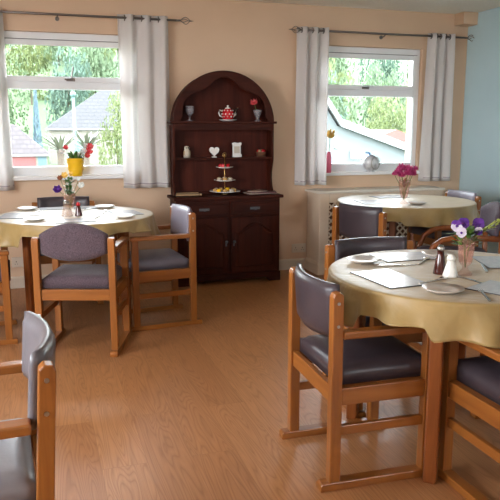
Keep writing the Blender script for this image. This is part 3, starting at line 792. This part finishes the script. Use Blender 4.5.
# ------------------------------------------------------------------ tables
def table(cx, cy, r, leg_ang, label, clabel, lifts=(), seed=1, hem0=.605, under=''):
    t = thing('round_table', label, 'table', (cx, cy, 0))
    MB().lathe([(0, .705), (r - .02, .705), (r - .004, .712), (r - .004, .733), (r - .012, .74), (0, .74)], n=64).build('table_top', M['redoak'], t, bev=0)
    ap = MB(); ra = r - .11
    ap.lathe([(ra, .64), (ra, .705), (ra - .02, .705), (ra - .02, .64), (ra, .64)], n=48).build('apron', M['redoak'], t)
    lr = r - .095
    for k in range(4):
        a = rad(leg_ang + 90 * k)
        T = Matrix.Translation((lr * math.cos(a), lr * math.sin(a), 0)) @ Matrix.Rotation(a, 4, 'Z')
        MB().box(-.026, .026, -.026, .026, 0, .705, T).build('table_leg', M['redoak'], t, bev=.008)
    rnd = random.Random(seed)
    ph = [rnd.uniform(0, 6.28) for _ in range(5)]
    flat = r + .003; zt = .7435
    def hem(a):
        z = hem0 + .012 * math.sin(3 * a + ph[0]) + .008 * math.sin(7 * a + ph[1])
        for (deg, wd, zz) in lifts:
            dd = abs((math.degrees(a) - deg + 180) % 360 - 180)
            k = max(0, 1 - (dd / wd) ** 4)
            z = z + (zz - z) * min(1, k * 1.8)
        return z
    def fn(u, v):
        a = 2 * PI * u
        if v < .5: rr = flat * (v / .5); z = zt
        elif v < .62:
            q = (v - .5) / .12 * PI / 2; rr = flat + .010 * math.sin(q); z = zt - .010 * (1 - math.cos(q))
        else:
            q = (v - .62) / .38; zh = hem(a); z = zt - .010 + (zh - zt + .010) * q
            fold = math.sin(13 * a + ph[2] + 1.1 * math.sin(3 * a + ph[3])) * .5 + math.sin(21 * a + ph[4] + 1.4 * math.sin(2 * a)) * .3
            rr = flat + .010 + q * (.012 + .038 * (fold + .35)) * (.5 + .5 * q)
        return (rr * math.cos(a), rr * math.sin(a), z)
    c = MB().grid(fn, 288, 34, wrap=True)
    bmesh.ops.remove_doubles(c.bm, verts=c.bm.verts[:], dist=1e-5)
    c = c.build('tablecloth', M['cloth'], None, smooth=True, solid=.0016)
    c.location = (cx, cy, 0)
    tag(c, clabel, 'tablecloth', None)
TZ = .7447
table(1.67, 2.34, .52, 228, 'round wooden table in the right foreground', 'gold cloth draped over the right foreground table', [(211, 17, .645), (150, 14, .63)], 3, .588)
table(.25, 4.79, .535, 222, 'round wooden table under the left window', 'gold cloth draped over the table under the left window', [(250, 22, .675), (300, 20, .675), (318, 14, .66), (30, 14, .66)], 5, .592)
table(2.965, 4.90, .56, 228, 'round wooden table by the right window and blue wall', 'gold cloth draped over the back table by the right window', [(225, 14, .64), (180, 10, .63)], 8, .60)

# tableware --------------------------------------------------------------
def plate(x, y, r, label, m='china'):
    q = MB().lathe(plate_prof(r, .016), (0, 0, 0), 40).build('side_plate', M[m], smooth=True)
    q.location = (x, y, TZ); tag(q, label, 'plate', 'side plates on the tables'); return q
plate(1.388, 2.632, .077, 'grey side plate at the far left of the right foreground table, beside the far chair')
plate(1.412, 2.045, .077, 'grey side plate at the near edge of the right foreground table')
plate(1.80, 2.66, .077, 'grey side plate behind the pansy vase on the right foreground table')
plate(-.075, 5.17, .075, 'side plate at the back left of the left table', 'whitechina')
plate(-.02, 4.545, .075, 'side plate at the front left of the left table, nearest the rounded fabric chair', 'whitechina')
plate(.49, 5.13, .075, 'side plate at the back right of the left table', 'whitechina')
plate(.56, 4.51, .075, 'side plate at the right end of the left table, nearest the lavender backed armchair', 'whitechina')
plate(2.89, 4.60, .075, 'side plate beside the pink flower vase on the back right table')

def menu(x, y, deg, label, l=.31, w=.215, z=0.0):
    t = thing('menu_card', label, 'menu', (x, y, TZ + z), rad(deg), 'laminated menus on the tables')
    MB().box(-l / 2, l / 2, -w / 2, w / 2, 0, .003).build('menu_board', M['menuback'], t, bev=.001)
    MB().box(-l / 2 + .004, l / 2 - .004, -w / 2 + .004, w / 2 - .004, .003, .0036).build('menu_sheet', M['menu'], t)
menu(1.335, 2.305, 93, 'laminated menu on the left of the right foreground table', .31, .185)
menu(1.635, 2.69, -3, 'laminated menu at the far side of the right foreground table', .27, .19)
menu(1.655, 2.005, 25, 'laminated menu at the right near edge of the right foreground table', .20, .22)
menu(1.985, 2.44, 70, 'laminated menu at the far right of the right foreground table', .27, .20)
menu(-.15, 4.83, 80, 'laminated menu at the left side of the left table', .30, .20)
menu(.12, 5.20, 2, 'laminated menu at the back of the left table, left of the vase', .22, .16)
menu(.36, 5.19, -2, 'laminated menu at the back of the left table, right of the vase', .20, .16)
menu(.60, 4.77, 98, 'laminated menu at the right side of the left table', .27, .19)
menu(.22, 4.46, 8, 'laminated menu at the front of the left table, behind the rounded fabric chair', .26, .18)
menu(2.62, 4.86, 80, 'laminated menu at the left of the back right table', .30, .21)
menu(2.98, 5.20, 0, 'laminated menu at the far side of the back right table', .30, .20)

def cutlery(kind, x, y, deg, label):
    b = MB()
    if kind == 'knife':
        b.box(-.10, -.005, -.006, .006, .001, .006); b.prism([(-.005, -.005), (.085, -.008), (.10, -.002), (.10, .003), (-.005, .006)], 'z', .001, .003)
    elif kind == 'fork':
        b.box(-.095, .04, -.0045, .0045, .001, .005); b.box(.04, .052, -.012, .012, .001, .004)
        for k in range(4): b.box(.052, .092, -.012 + .0065 * k, -.0085 + .0065 * k, .001, .004)
    else:
        b.box(-.085, .04, -.0045, .0045, .001, .005); b.ball((.062, 0, .005), .017, 1.5, 1, .25)
    q = b.build(kind, M['steelcut'], smooth=False, bev=.001)
    q.location = (x, y, TZ + .0005); q.rotation_euler = (0, 0, rad(deg)); tag(q, label, kind, 'cutlery on the tables')
T1 = 'on the right foreground table'
cutlery('spoon', 1.478, 2.205, 20, 'spoon beside the left menu ' + T1)
cutlery('fork', 1.44, 2.545, -20, 'fork right of the far left side plate ' + T1)
cutlery('knife', 1.49, 2.52, -10, 'knife between the left and far menus ' + T1)
cutlery('spoon', 1.66, 2.565, 45, 'spoon in front of the far menu ' + T1)
cutlery('fork', 1.525, 1.955, 65, 'fork between the near side plate and the right menu ' + T1)
cutlery('knife', 1.63, 2.14, -80, 'dark handled knife left of the right menu ' + T1)
cutlery('knife', 1.83, 2.36, 60, 'knife left of the far right menu ' + T1)
T2 = 'on the left table'
cutlery('spoon', -.045, 4.80, 30, 'spoon beside the left menu ' + T2)
cutlery('spoon', .46, 4.86, 80, 'spoon left of the right menu ' + T2)
cutlery('knife', .40, 4.63, 70, 'knife right of the red sauce bottle ' + T2)
cutlery('fork', -.01, 5.0, 70, 'fork near the back left plate ' + T2)
cutlery('fork', .33, 5.03, 60, 'fork behind the red sauce bottle ' + T2)
cutlery('knife', 2.80, 4.83, 70, 'knife left of the pink flower vase on the back right table')

def shaker(x, y, label, body, cap, h=.075, r=.026):
    t = thing('salt_shaker' if body == 'salt' else 'sauce_bottle', label, 'condiment', (x, y, TZ))
    MB().lathe([(0, 0), (r, 0), (r, .004), (r * .55, h * .82), (r * .45, h), (0, h)], n=20).build('bottle_body', M[body], t, smooth=True)
    MB().lathe([(0, h), (r * .55, h), (r * .58, h + .010), (r * .35, h + .022), (0, h + .025)], n=16).build('cap', M[cap], t, smooth=True)
shaker(1.595, 2.265, 'white tapered salt shaker beside the vase on the right foreground table', 'salt', 'salt', .068, .031)
shaker(1.585, 2.325, 'dark red sauce bottle with silver cap behind the salt shaker on the right foreground table', 'sauce', 'chrome', .098, .028)
shaker(.19, 4.72, 'pear shaped amber glass shaker in front of the vase on the left table', 'amber', 'chrome', .085, .040)
shaker(.268, 4.71, 'dark red sauce bottle beside the vase on the left table', 'sauce', 'redchina', .072, .026)

def vase(x, y, label, h=.155, r0=.040, r1=.047, m='pinkglass'):
    t = thing('flower_vase', label, 'vase', (x, y, TZ))
    n = 10
    pr = [(0, 0), (r0, 0), (r0, .006), (r0 * .72, .014), (.013, .024), (.012, .036), (.022, .046)]
    for i in range(1, n + 1):
        u = i / n; pr.append((.022 + (r1 - .022) * u ** .8, .046 + (h - .046) * u))
    pr += [(r1 - .003, h), (.020, .055), (0, .05)]
    MB().lathe(pr, n=24).build('glass_body', M[m], t, smooth=True)
    rb = MB()
    for k in range(12):
        a = 2 * PI * k / 12
        rb.tube([((.024 + (r1 - .024) * u ** .8) * math.cos(a), (.024 + (r1 - .024) * u ** .8) * math.sin(a), .05 + (h - .06) * u) for u in (0, .25, .5, .75, 1)], .0022, 5)
    rb.build('fluted_rib', M[m], t)
    return t
# pansies on the front table
v = vase(1.672, 2.275, 'fluted pink glass vase of violet and white pansies on the right foreground table', .160, .030, .035)
b = MB(); rnd = random.Random(4)
for k in range(80):
    a = rnd.uniform(0, 6.28); r = rnd.uniform(.0, .05); z = rnd.uniform(.12, .185)
    leaf(b, (r * .8 * math.cos(a), r * .8 * math.sin(a), z - .005), (math.cos(a), math.sin(a), rnd.uniform(.3, 1.6)), rnd.uniform(.035, .06), .020)
b.build('foliage', M['leaf'], v)
def stemto(v, p, m='leaf', r=.0018): MB().tube([(0, 0, .03), (p[0] * .25, p[1] * .25, .12), p], r, 5).build('stem', M[m], v)
ND = Vector((-.55, -.83, .2)).normalized()
def pansy(v, p, up, low, r=.026, seed=0):
    p = Vector(p); stemto(v, tuple(p))
    T = Matrix.Translation(p) @ ND.to_track_quat('Z', 'Y').to_matrix().to_4x4()
    rnd = random.Random(seed)
    def P(b, ang, rr, w):
        R = T @ Matrix.Rotation(ang, 4, 'Z')
        b.grid(lambda u, q: R @ Vector((rr * u, (q - .5) * 2 * w * math.sin(PI * (.1 + .86 * u)) ** .6, .25 * rr * u * u + rnd.uniform(-.001, .001))), 4, 4)
    b = MB(); P(b, rad(60), r * 1.15, r * .75); P(b, rad(120), r * 1.15, r * .75); b.build('upper_petal', M[up], v, smooth=True, solid=.001)
    b = MB(); P(b, rad(-15), r, r * .6); P(b, rad(195), r, r * .6); P(b, rad(270), r * 1.0, r * .7); b.build('lower_petal', M[low], v, smooth=True, solid=.001)
    q = p + ND * .004
    MB().ball(tuple(q), .005).build('flower_eye', M['purple'], v, smooth=True)
pansy(v, (-.052, .0, .205), 'purple', 'lilac', .023, 1)
pansy(v, (-.016, .005, .212), 'purple', 'purple', .023, 2)
pansy(v, (.052, .0, .208), 'purple', 'purple', .024, 3)
pansy(v, (.04, -.02, .182), 'lilac', 'purple', .016, 4)
pansy(v, (-.042, -.02, .180), 'lilac', 'lilac', .020, 5)
b = MB()
for k in range(9):
    p = Vector((.03 + .010 * k, -.01 - .004 * k, .165 + .007 * k))
    for j in range(6): leaf(b, p + Vector((rnd.uniform(-.01, .02), rnd.uniform(-.01, .01), rnd.uniform(-.01, .01))), (rnd.uniform(.2, 1), rnd.uniform(-.5, .5), rnd.uniform(.2, 1)), .022, .012)
b.tube([(0, 0, .1), (.05, -.01, .175), (.11, -.03, .225)], .0018, 5)
b.build('lime_sprig', M['leafy'], v)
# left table vase
v = vase(.215, 4.80, 'pink glass vase of mixed cut flowers on the left table', .150, .036, .043)
b = MB(); rnd = random.Random(9)
for k in range(100):
    a = rnd.uniform(0, 6.28); z = rnd.uniform(.14, .26)
    leaf(b, (rnd.uniform(-.015, .02), rnd.uniform(-.015, .015), z - .01), (math.cos(a), math.sin(a), rnd.uniform(.4, 1.4)), rnd.uniform(.03, .055), .020)
b.tube([(0, 0, .03), (.005, 0, .27)], .003, 6); b.build('foliage', M['leaf'], v)
for (p, mm, r, s) in (((-.075, -.01, .175), 'purple', .034, 1), ((-.055, 0, .255), 'brownp', .022, 2), ((-.025, .01, .27), 'yellowp', .028, 3), ((.085, 0, .20), 'whitep', .026, 4), ((.07, .01, .245), 'whitep', .016, 5), ((.02, 0, .285), 'yellowp', .016, 6)):
    stemto(v, p); b = MB(); petals(b, p, r, 6, .6, (.9, -.2), s); petals(b, p, r * .7, 5, 1.2, (.9, -.2), s + 9); b.build('flower', M[mm], v, smooth=True, solid=.001)
# back table vase
v = vase(2.83, 4.70, 'blush glass vase of magenta pink flowers on the back right table', .19, .040, .050)
b = MB(); rnd = random.Random(12)
for k in range(26):
    a = rnd.uniform(0, 6.28); leaf(b, (0, 0, rnd.uniform(.13, .18)), (math.cos(a), math.sin(a), rnd.uniform(.3, 1.2)), .06, .022)
b.build('foliage', M['brownp'], v)
for k, (p, r) in enumerate((((-.06, 0, .245), .042), ((-.02, .02, .275), .045), ((.03, 0, .265), .045), ((.065, .01, .245), .040), ((.0, -.04, .24), .042), ((.05, -.035, .235), .036), ((-.05, -.035, .225), .034), ((.085, -.01, .275), .028), ((-.095, .0, .235), .024))):
    stemto(v, p); b = MB()
    for j, c in enumerate((.2, .7, 1.5)): petals(b, p, r * (1 - .15 * j), 9 - j, c, (.35, -.1), k * 3 + j)
    b.build('bloom', M['pinkp'], v, smooth=True, solid=.001)

# ------------------------------------------------------------------ on the window sills
ZS1, ZS2 = W1[2] + .016, W2[2] + .016
t = thing('flower_bucket', 'yellow tin bucket of red and white flowers on the left window sill', 'plant pot', (.325, 5.825, ZS1))
MB().lathe([(0, 0), (.052, 0), (.056, .03), (.074, .145), (.077, .15), (.072, .15), (.07, .145), (0, .13)], n=28).build('bucket', M['yellow'], t, smooth=True)
MB().lathe([(.062, .05), (.064, .053), (.0645, .06), (.0635, .063)], n=28).lathe([(.070, .11), (.072, .113), (.0725, .12), (.0715, .123)], n=28).build('rolled_band', M['yellow'], t, smooth=True)
b = MB(); rnd = random.Random(21)
for k in range(60):
    a = rnd.uniform(0, 6.28); r = rnd.uniform(0, .06)
    leaf(b, (r * math.cos(a), r * math.sin(a), .14), (math.cos(a), math.sin(a) * .6, rnd.uniform(.4, 2.0)), rnd.uniform(.06, .12), .024)
b.build('foliage', M['leaf'], t)
for (p, mm, r, s) in (((.115, -.02, .20), 'redp', .036, 1), ((.125, -.01, .24), 'redp', .034, 2), ((-.075, -.02, .235), 'redp', .026, 3), ((.10, 0, .165), 'redp', .028, 8), ((.07, -.02, .205), 'whitep', .03, 4), ((.035, -.03, .18), 'whitep', .028, 5), ((-.11, .0, .20), 'whitep', .028, 6), ((.09, 0, .25), 'whitep', .025, 7)):
    stemto(t, p); b = MB(); petals(b, p, r, 6, .6, (.9, 0), s); petals(b, p, r * .7, 5, 1.2, (.9, 0), s + 20); b.build('flower', M[mm], t, smooth=True, solid=.001)
t = thing('bud_vase', 'slim pink bottle vase with one yellow rose on the right window sill', 'vase', (2.675, 5.83, ZS2))
MB().lathe([(0, 0), (.024, 0), (.027, .01), (.026, .14), (.020, .175), (.016, .19), (.018, .2), (0, .195)], n=20).build('bottle', M['pinkbottle'], t, smooth=True)
b = MB(); b.tube([(0, 0, .19), (.008, 0, .27), (.006, 0, .34)], .0035, 6); leaf(b, (.005, 0, .22), (.8, -.2, .5), .075, .03); leaf(b, (.006, 0, .27), (.7, -.3, .8), .065, .028); leaf(b, (.006, 0, .25), (-.7, 0, .6), .05, .02); b.build('stem', M['leaf'], t)
b = MB(); petals(b, (.006, 0, .33), .045, 6, 1.0, (.3, .1), 1); petals(b, (.006, 0, .335), .04, 5, 1.8, (.3, .1), 2); petals(b, (.006, 0, .345), .03, 5, 2.4, (.3, .1), 3); b.build('rose', M['yellowp'], t, smooth=True, solid=.0015)
t = thing('silver_globe_ornament', 'round silvery globe ornament topped by a blue butterfly on the right window sill', 'ornament', (3.12, 5.825, ZS2))
MB().lathe([(0, 0), (.045, 0), (.04, .01), (.02, .014), (0, .014)], n=20).ball((0, 0, .088), .08, n=28).build('globe', M['silver'], t, smooth=True)
b = MB()
for s in (-1, 1):
    leaf(b, (-.02, -.02, .172), (s * .8, -.3, .5), .065, .06, .1); leaf(b, (-.02, -.02, .168), (s * .8, -.2, .05), .05, .045, .1)
b.ball((-.02, -.012, .17), .007, .6, 1, 2.2); b.build('butterfly', M['butter'], t, solid=.002)
b = MB(); leaf(b, (-.065, -.01, .10), (-.8, 0, .35), .09, .05, .1); leaf(b, (-.065, -.01, .08), (-.8, 0, .15), .07, .04, .1); b.build('white_wing', M['whitechina'], t, solid=.003)
MB().tube([(.079 * math.cos(a) * .6 + .015, -.062 - .018 * math.sin(a * .5), .088 + .06 * math.sin(a)) for a in [2 * PI * i / 20 for i in range(21)]], .004, 6).build('swirl_band', M['chrome'], t, smooth=True)

# ------------------------------------------------------------------ outdoors
GZ = -1.7
struct(MB().box(-90, 110, 6.15, 62, GZ - .3, GZ).build('lawn', M['grass']))
struct(MB().box(-6, 9, 6.16, 11, GZ, -.35).build('bounce_slab', M['bounce_ground']))  # unseen slab added to bounce daylight up through the front windows
struct(MB().box(-90, 110, -40, 6.15, GZ - .5, GZ - .2).build('yard', M['bounce_ground']))  # unseen ground made pale to bounce light in at the rear and left windows
b = MB(); b.grid(lambda u, v: (-90 + 200 * u, 60 + 60 * v, GZ - .1 + 20 * (v * v * (3 - 2 * v)) + .8 * math.sin(u * 19) * v), 40, 14); struct(b.build('hill', M['grass'], smooth=True))

def crown_mesh(seed, n=1500, blobs=9, leafs=.34, cone=False):
    rnd = random.Random(seed); b = MB()
    bl = [(Vector((rnd.uniform(-.6, .6), rnd.uniform(-.6, .6), rnd.uniform(.28, .78))), rnd.uniform(.25, .45)) for _ in range(blobs)]
    for _ in range(n):
        if cone:
            z = rnd.uniform(.03, 1); a = rnd.uniform(0, 6.28); r = (.5 - .42 * z) * rnd.uniform(.6, 1)
            p = Vector((r * math.cos(a), r * math.sin(a), z))
        else:
            c, r = bl[rnd.randrange(blobs)]
            d = Vector((rnd.gauss(0, 1), rnd.gauss(0, 1), rnd.gauss(0, 1))).normalized()
            p = c + d * r * rnd.uniform(.72, 1.0); p.z = max(.12, p.z)
        s = leafs * rnd.uniform(.08, .20)
        e1 = Vector((rnd.gauss(0, 1), rnd.gauss(0, 1), rnd.gauss(0, 1))).normalized(); e2 = e1.orthogonal().normalized()
        b.quad(p - e1 * s - e2 * s * .2, p + e2 * s * .6, p + e1 * s - e2 * s * .1, p - e2 * s * .7)
    return b
trunkm = None
def tree(kind, x, y, z, w, h, seed, m, label):
    t = thing('tree' if kind != 'cone' else 'conifer', label, 'tree', (x, y, z), seed * 1.3, 'trees on the hillside' if kind != 'cone' else None)
    c = crown_mesh(seed, 2600 if kind != 'cone' else 1600, 11, .24 if kind != 'cone' else .3, kind == 'cone').build('crown', M[m], t)
    c.scale = (w, w, h)
    q = MB().tube([(0, 0, 0), (0, 0, h * .25), (.05 * w, 0, h * .6)], [.035 * w, .028 * w, .012 * w], 8).build('trunk', M['bark'], t)
    return t
def hz(y): 
    v = min(1, max(0, (y - 60) / 60)); return GZ - .1 + 20 * (v * v * (3 - 2 * v))
kinds = ['tree1', 'tree2', 'tree3']
desc = {'tree1': 'mid green', 'tree2': 'yellow green', 'tree3': 'dark green'}
V1, V2 = ', seen through the left window', ', seen through the right window'
win_trees = [  # x, y, crown half-width, height, material, label
    (-7.5, 61, 2.6, 6.5, 'tree2', 'yellow green tree just behind the low slate roofed building' + V1),
    (-3.4, 69, 3.3, 8.0, 'tree1', 'mid green tree behind the low slate roofed building, left of the haze-blue conifer'),
    (3.6, 73, 3.3, 8.6, 'tree3', 'dark green tree just right of the haze-blue conifer' + V1),
    (10.6, 73, 3.3, 8.4, 'tree1', 'mid green tree above the ridge of the grey hipped roof' + V1),
    (17.8, 73, 3.3, 8.2, 'tree2', 'yellow green tree behind the right end of the grey hipped roof'),
    (5.35, 46, 1.5, 5.0, 'tree2', 'yellow green tree in front of the pale house, beside the white curtain'),
    (0.0, 81, 3.4, 8.6, 'tree2', 'yellow green tree half way up the hill, above the haze-blue conifer'),
    (7.2, 81, 3.4, 9.0, 'tree1', 'mid green tree half way up the hill in the middle of the left window vent'),
    (14.5, 81, 3.4, 9.0, 'tree3', 'dark green tree half way up the hill at the right of the left window vent'),
    (-4.2, 91, 3.6, 9.5, 'tree3', 'dark green tree high on the hill at the left of the left window vent'),
    (3.6, 92, 3.6, 9.5, 'tree1', 'mid green tree high on the hill, left of middle in the left window vent'),
    (11.3, 92, 3.6, 9.5, 'tree2', 'yellow green tree high on the hill, right of middle in the left window vent'),
    (19.0, 93, 3.6, 9.5, 'tree1', 'mid green tree high on the hill at the far right of the left window view'),
    (11.6, 24, 1.0, 2.7, 'tree2', 'yellow green bush just right of the white gable' + V2),
    (13.4, 31.5, 1.3, 3.6, 'tree3', 'dark green tree behind the sloping white bargeboard' + V2),
    (20.9, 36, 1.9, 4.6, 'tree2', 'yellow green tree right of the red roof' + V2),
    (19.8, 44, 2.6, 6.0, 'tree1', 'mid green tree above the kink of the white gable' + V2),
    (25.6, 45, 2.6, 6.0, 'tree2', 'large yellow green tree at the right of the right window view'),
    (24.5, 55, 3.0, 7.6, 'tree3', 'dark green tree behind the white gable, left in the right window vent'),
    (31.0, 55, 3.0, 7.6, 'tree1', 'mid green tree in the middle distance, right of middle in the right window view'),
    (37.3, 58, 3.0, 7.8, 'tree3', 'dark green tree in the middle distance at the far right of the right window view'),
    (30.0, 67, 3.3, 9.2, 'tree2', 'yellow green tree at the foot of the hill, left in the right window vent'),
    (37.0, 67, 3.3, 9.2, 'tree1', 'mid green tree at the foot of the hill, middle of the right window vent'),
    (44.0, 68, 3.3, 9.2, 'tree2', 'yellow green tree at the foot of the hill, right in the right window vent'),
    (36.5, 80, 3.5, 9.6, 'tree1', 'mid green tree high on the hill, left in the right window vent'),
    (44.0, 80, 3.5, 9.6, 'tree3', 'dark green tree high on the hill, middle of the right window vent'),
    (51.5, 81, 3.5, 9.6, 'tree1', 'mid green tree high on the hill, right in the right window vent'),
]
for i, (x, y, w, h, m, lab) in enumerate(win_trees):
    tree('round', x, y, hz(y) - .1, w, h, 31 + i, m, lab)
tree('cone', .30, 58.6, GZ, 1.0, 6.4, 77, 'conifer', 'slim haze-blue conifer rising behind the low slate roofed building')

# pale house with grey hipped roof (left window)
t = thing('pale_house', 'pale rendered house with grey hipped roof seen through the left window', 'house', (1.25, 60, GZ))
EZ = 1.36 - GZ
MB().box(0, 12, 0, 8, 0, EZ).build('house_wall', M['render'], t)
o = .25; rp = [(-o, -o, EZ), (12 + o, -o, EZ), (12 + o, 8 + o, EZ), (-o, 8 + o, EZ), (5.0, 4, EZ + 3.6), (7, 4, EZ + 3.6)]
b = MB(); vs = [b.bm.verts.new(p) for p in rp]
for f in ((0, 1, 5, 4), (1, 2, 5), (2, 3, 4, 5), (3, 0, 4), (3, 2, 1, 0)): b.bm.faces.new([vs[i] for i in f])
b.build('house_roof', M['slate'], t)
MB().box(-o - .02, 12 + o, -o - .08, -o, EZ - .12, EZ + .04).build('gutter', M['board'], t)
MB().box(2.2, 3.4, -.03, .02, EZ - 2.2, EZ - .9).build('house_window', M['pole'], t)
MB().box(5.5, 6.7, -.03, .02, EZ - 2.2, EZ - .9).build('house_window', M['pole'], t)
# low building with a slate roof and red door
t = thing('garage_building', 'low building with brown slate roof and red door seen through the left window', 'building', (-6, 52, GZ))
EZ = -.55 - GZ
MB().box(0, 6.9, 0, 5, 0, EZ).build('garage_wall', M['render'], t)
rp = [(-.2, -.2, EZ), (7.1, -.2, EZ), (7.1, 5.2, EZ), (-.2, 5.2, EZ), (2.5, 2.5, EZ + 2.25), (4.6, 2.5, EZ + 2.25)]
b = MB(); vs = [b.bm.verts.new(p) for p in rp]
for f in ((0, 1, 5, 4), (1, 2, 5), (2, 3, 4, 5), (3, 0, 4), (3, 2, 1, 0)): b.bm.faces.new([vs[i] for i in f])
b.build('garage_roof', M['slate2'], t)
MB().box(-.2, 7.1, -.28, -.2, EZ - .1, EZ + .03).build('gutter', M['board'], t)
MB().box(4.4, 6.05, -.05, .02, 0, EZ - .12).build('garage_door', M['garage'], t)
MB().box(6.2, 6.8, -.05, .02, .3, EZ - .15).build('garage_window', M['conifer'], t)
# post
t = thing('street_post', 'slender teal post standing in front of the pale house', 'post', (1.42, 25, GZ))
MB().tube([(0, 0, 0), (0, 0, 4.22)], [.075, .055], 10).build('shaft', M['pole'], t, smooth=True)
MB().ball((0, 0, 4.25), .11).build('cap', M['pole'], t, smooth=True)
# spiky cabbage palms in the garden
def palm(x, y, z, s, label):
    t = thing('spiky_palm', label, 'plant', (x, y, GZ), 0, 'spiky palms below the pale house')
    MB().tube([(0, 0, 0), (0, 0, z - GZ)], .07, 8).build('trunk', M['bark'], t, smooth=True)
    b = MB(); rnd = random.Random(int(x * 77))
    for k in range(46):
        a = rnd.uniform(0, 6.28); e = rnd.uniform(.1, 1.5)
        leaf(b, (0, 0, z - GZ), (math.cos(a), math.sin(a), e), s * rnd.uniform(.75, 1.0), .055, .12)
    b.build('leaf_head', M['cordy'], t)
palm(.50, 14, .90, .62, 'spiky palm left of the teal post')
palm(1.10, 15.3, .90, .62, 'spiky palm right of the teal post')
# white gable (right window)
t = thing('white_gabled_house', 'white gabled neighbouring house seen through the right window', 'house', (6.2, 16, GZ))
pts = [(-3.2, 0), (3.4, 0), (3.4, .55 - GZ), (2.72, .98 - GZ), (1.36, 1.42 - GZ), (1.05, 1.86 - GZ), (0, 3.3 - GZ), (-1.05, 1.86 - GZ), (-1.36, 1.42 - GZ), (-3.2, .80 - GZ)]
pts[2] = (3.6, .68 - GZ); pts[1] = (3.6, 0)
MB().prism(pts, 'y', 0, 6).build('gable_wall', M['rendw'], t)
rl = [(3.85, .66 - GZ), (1.40, 1.47 - GZ), (0, 3.40 - GZ), (-1.40, 1.47 - GZ), (-3.4, .80 - GZ)]
def slab(b, line, y0, y1, th):
    up = [(p[0], p[1] + th) for p in line]
    b.prism(line + up[::-1], 'y', y0, y1)
b = MB(); slab(b, rl, -.1, 6.1, .07); b.build('roof_slope', M['slate'], t)
b = MB(); slab(b, [(p[0], p[1] - .07) for p in rl], -.19, -.1, .20); b.build('bargeboard', M['board'], t)
MB().box(1.75, 2.15, -.06, 0, .55 - GZ, .78 - GZ).build('wall_vent', M['board'], t)
MB().ball((1.35, -.03, .90 - GZ), .07, 1, .4, 1).build('wall_lamp', M['china'], t)
t = thing('red_roofed_shed', 'small shed with red tiled roof behind the white gable', 'building', (15.2, 29, GZ))
MB().box(0, 3.2, 0, 3, 0, 2.45).build('shed_wall', M['render'], t)
MB().prism([(-.2, 2.45), (3.2, 2.45), (1.6, 3.0)], 'y', -.2, 3.2).build('shed_roof', M['roofpink'], t)

# ------------------------------------------------------------------ light
w = bpy.data.worlds.new('sky'); SC.world = w; w.use_nodes = True
nt = w.node_tree; N, L = nt.nodes, nt.links
tc = N.new('ShaderNodeTexCoord'); sp = N.new('ShaderNodeSeparateXYZ'); L.new(tc.outputs['Generated'], sp.inputs[0])
cr = N.new('ShaderNodeValToRGB'); L.new(sp.outputs['Z'], cr.inputs['Fac'])
cr.color_ramp.elements[0].position = 0.0; cr.color_ramp.elements[0].color = (0.90, 0.92, 0.95, 1)
cr.color_ramp.elements[1].position = 0.75; cr.color_ramp.elements[1].color = (0.66, 0.73, 0.82, 1)
bg = N['Background']; L.new(cr.outputs[0], bg.inputs['Color']); bg.inputs['Strength'].default_value = 5.2

def area(name, loc, rot, sx, sy, power=0, col=(1, 1, 1), portal=False):
    l = bpy.data.lights.new(name, 'AREA'); l.shape = 'RECTANGLE'; l.size = sx; l.size_y = sy; l.energy = power; l.color = col
    o = bpy.data.objects.new(name, l); COL.objects.link(o); o.location = loc; o.rotation_euler = rot
    if portal: l.cycles.is_portal = True
    return o
for i, q in enumerate((W1, W2)):
    area('daylight_portal', ((q[0] + q[1]) / 2, YB + TH + .06, (q[2] + q[3]) / 2), (-PI / 2, 0, 0), q[1] - q[0], q[3] - q[2], 1, portal=True)
for q in RW:
    area('daylight_portal', ((q[0] + q[1]) / 2, YR - TH - .06, (q[2] + q[3]) / 2), (PI / 2, 0, 0), q[1] - q[0], q[3] - q[2], 1, portal=True)
area('daylight_portal', (XL - TH - .06, (LW[0] + LW[1]) / 2, (LW[2] + LW[3]) / 2), (0, -PI / 2, 0), LW[3] - LW[2], LW[1] - LW[0], 1, portal=True)

# ------------------------------------------------------------------ camera
cd = bpy.data.cameras.new('camera'); cam = bpy.data.objects.new('camera', cd); COL.objects.link(cam)
cd.sensor_fit = 'HORIZONTAL'; cd.sensor_width = 36.0; cd.lens = 36.0 * 660 / 500
cam.location = (0, 0, 1.34); cam.rotation_euler = (rad(90 - 10.4), 0, rad(-17.9)); cd.clip_start = 0.02; cd.clip_end = 500
SC.camera = cam
vs = SC.view_settings; vs.view_transform = 'Standard'; vs.look = 'None'; vs.gamma = 1; vs.use_curve_mapping = False; vs.exposure = 2.15
SC.cycles.max_bounces = 8; SC.cycles.diffuse_bounces = 5; SC.cycles.transparent_max_bounces = 12
SC.cycles.caustics_reflective = False; SC.cycles.caustics_refractive = False
SC.cycles.sample_clamp_indirect = 6.0
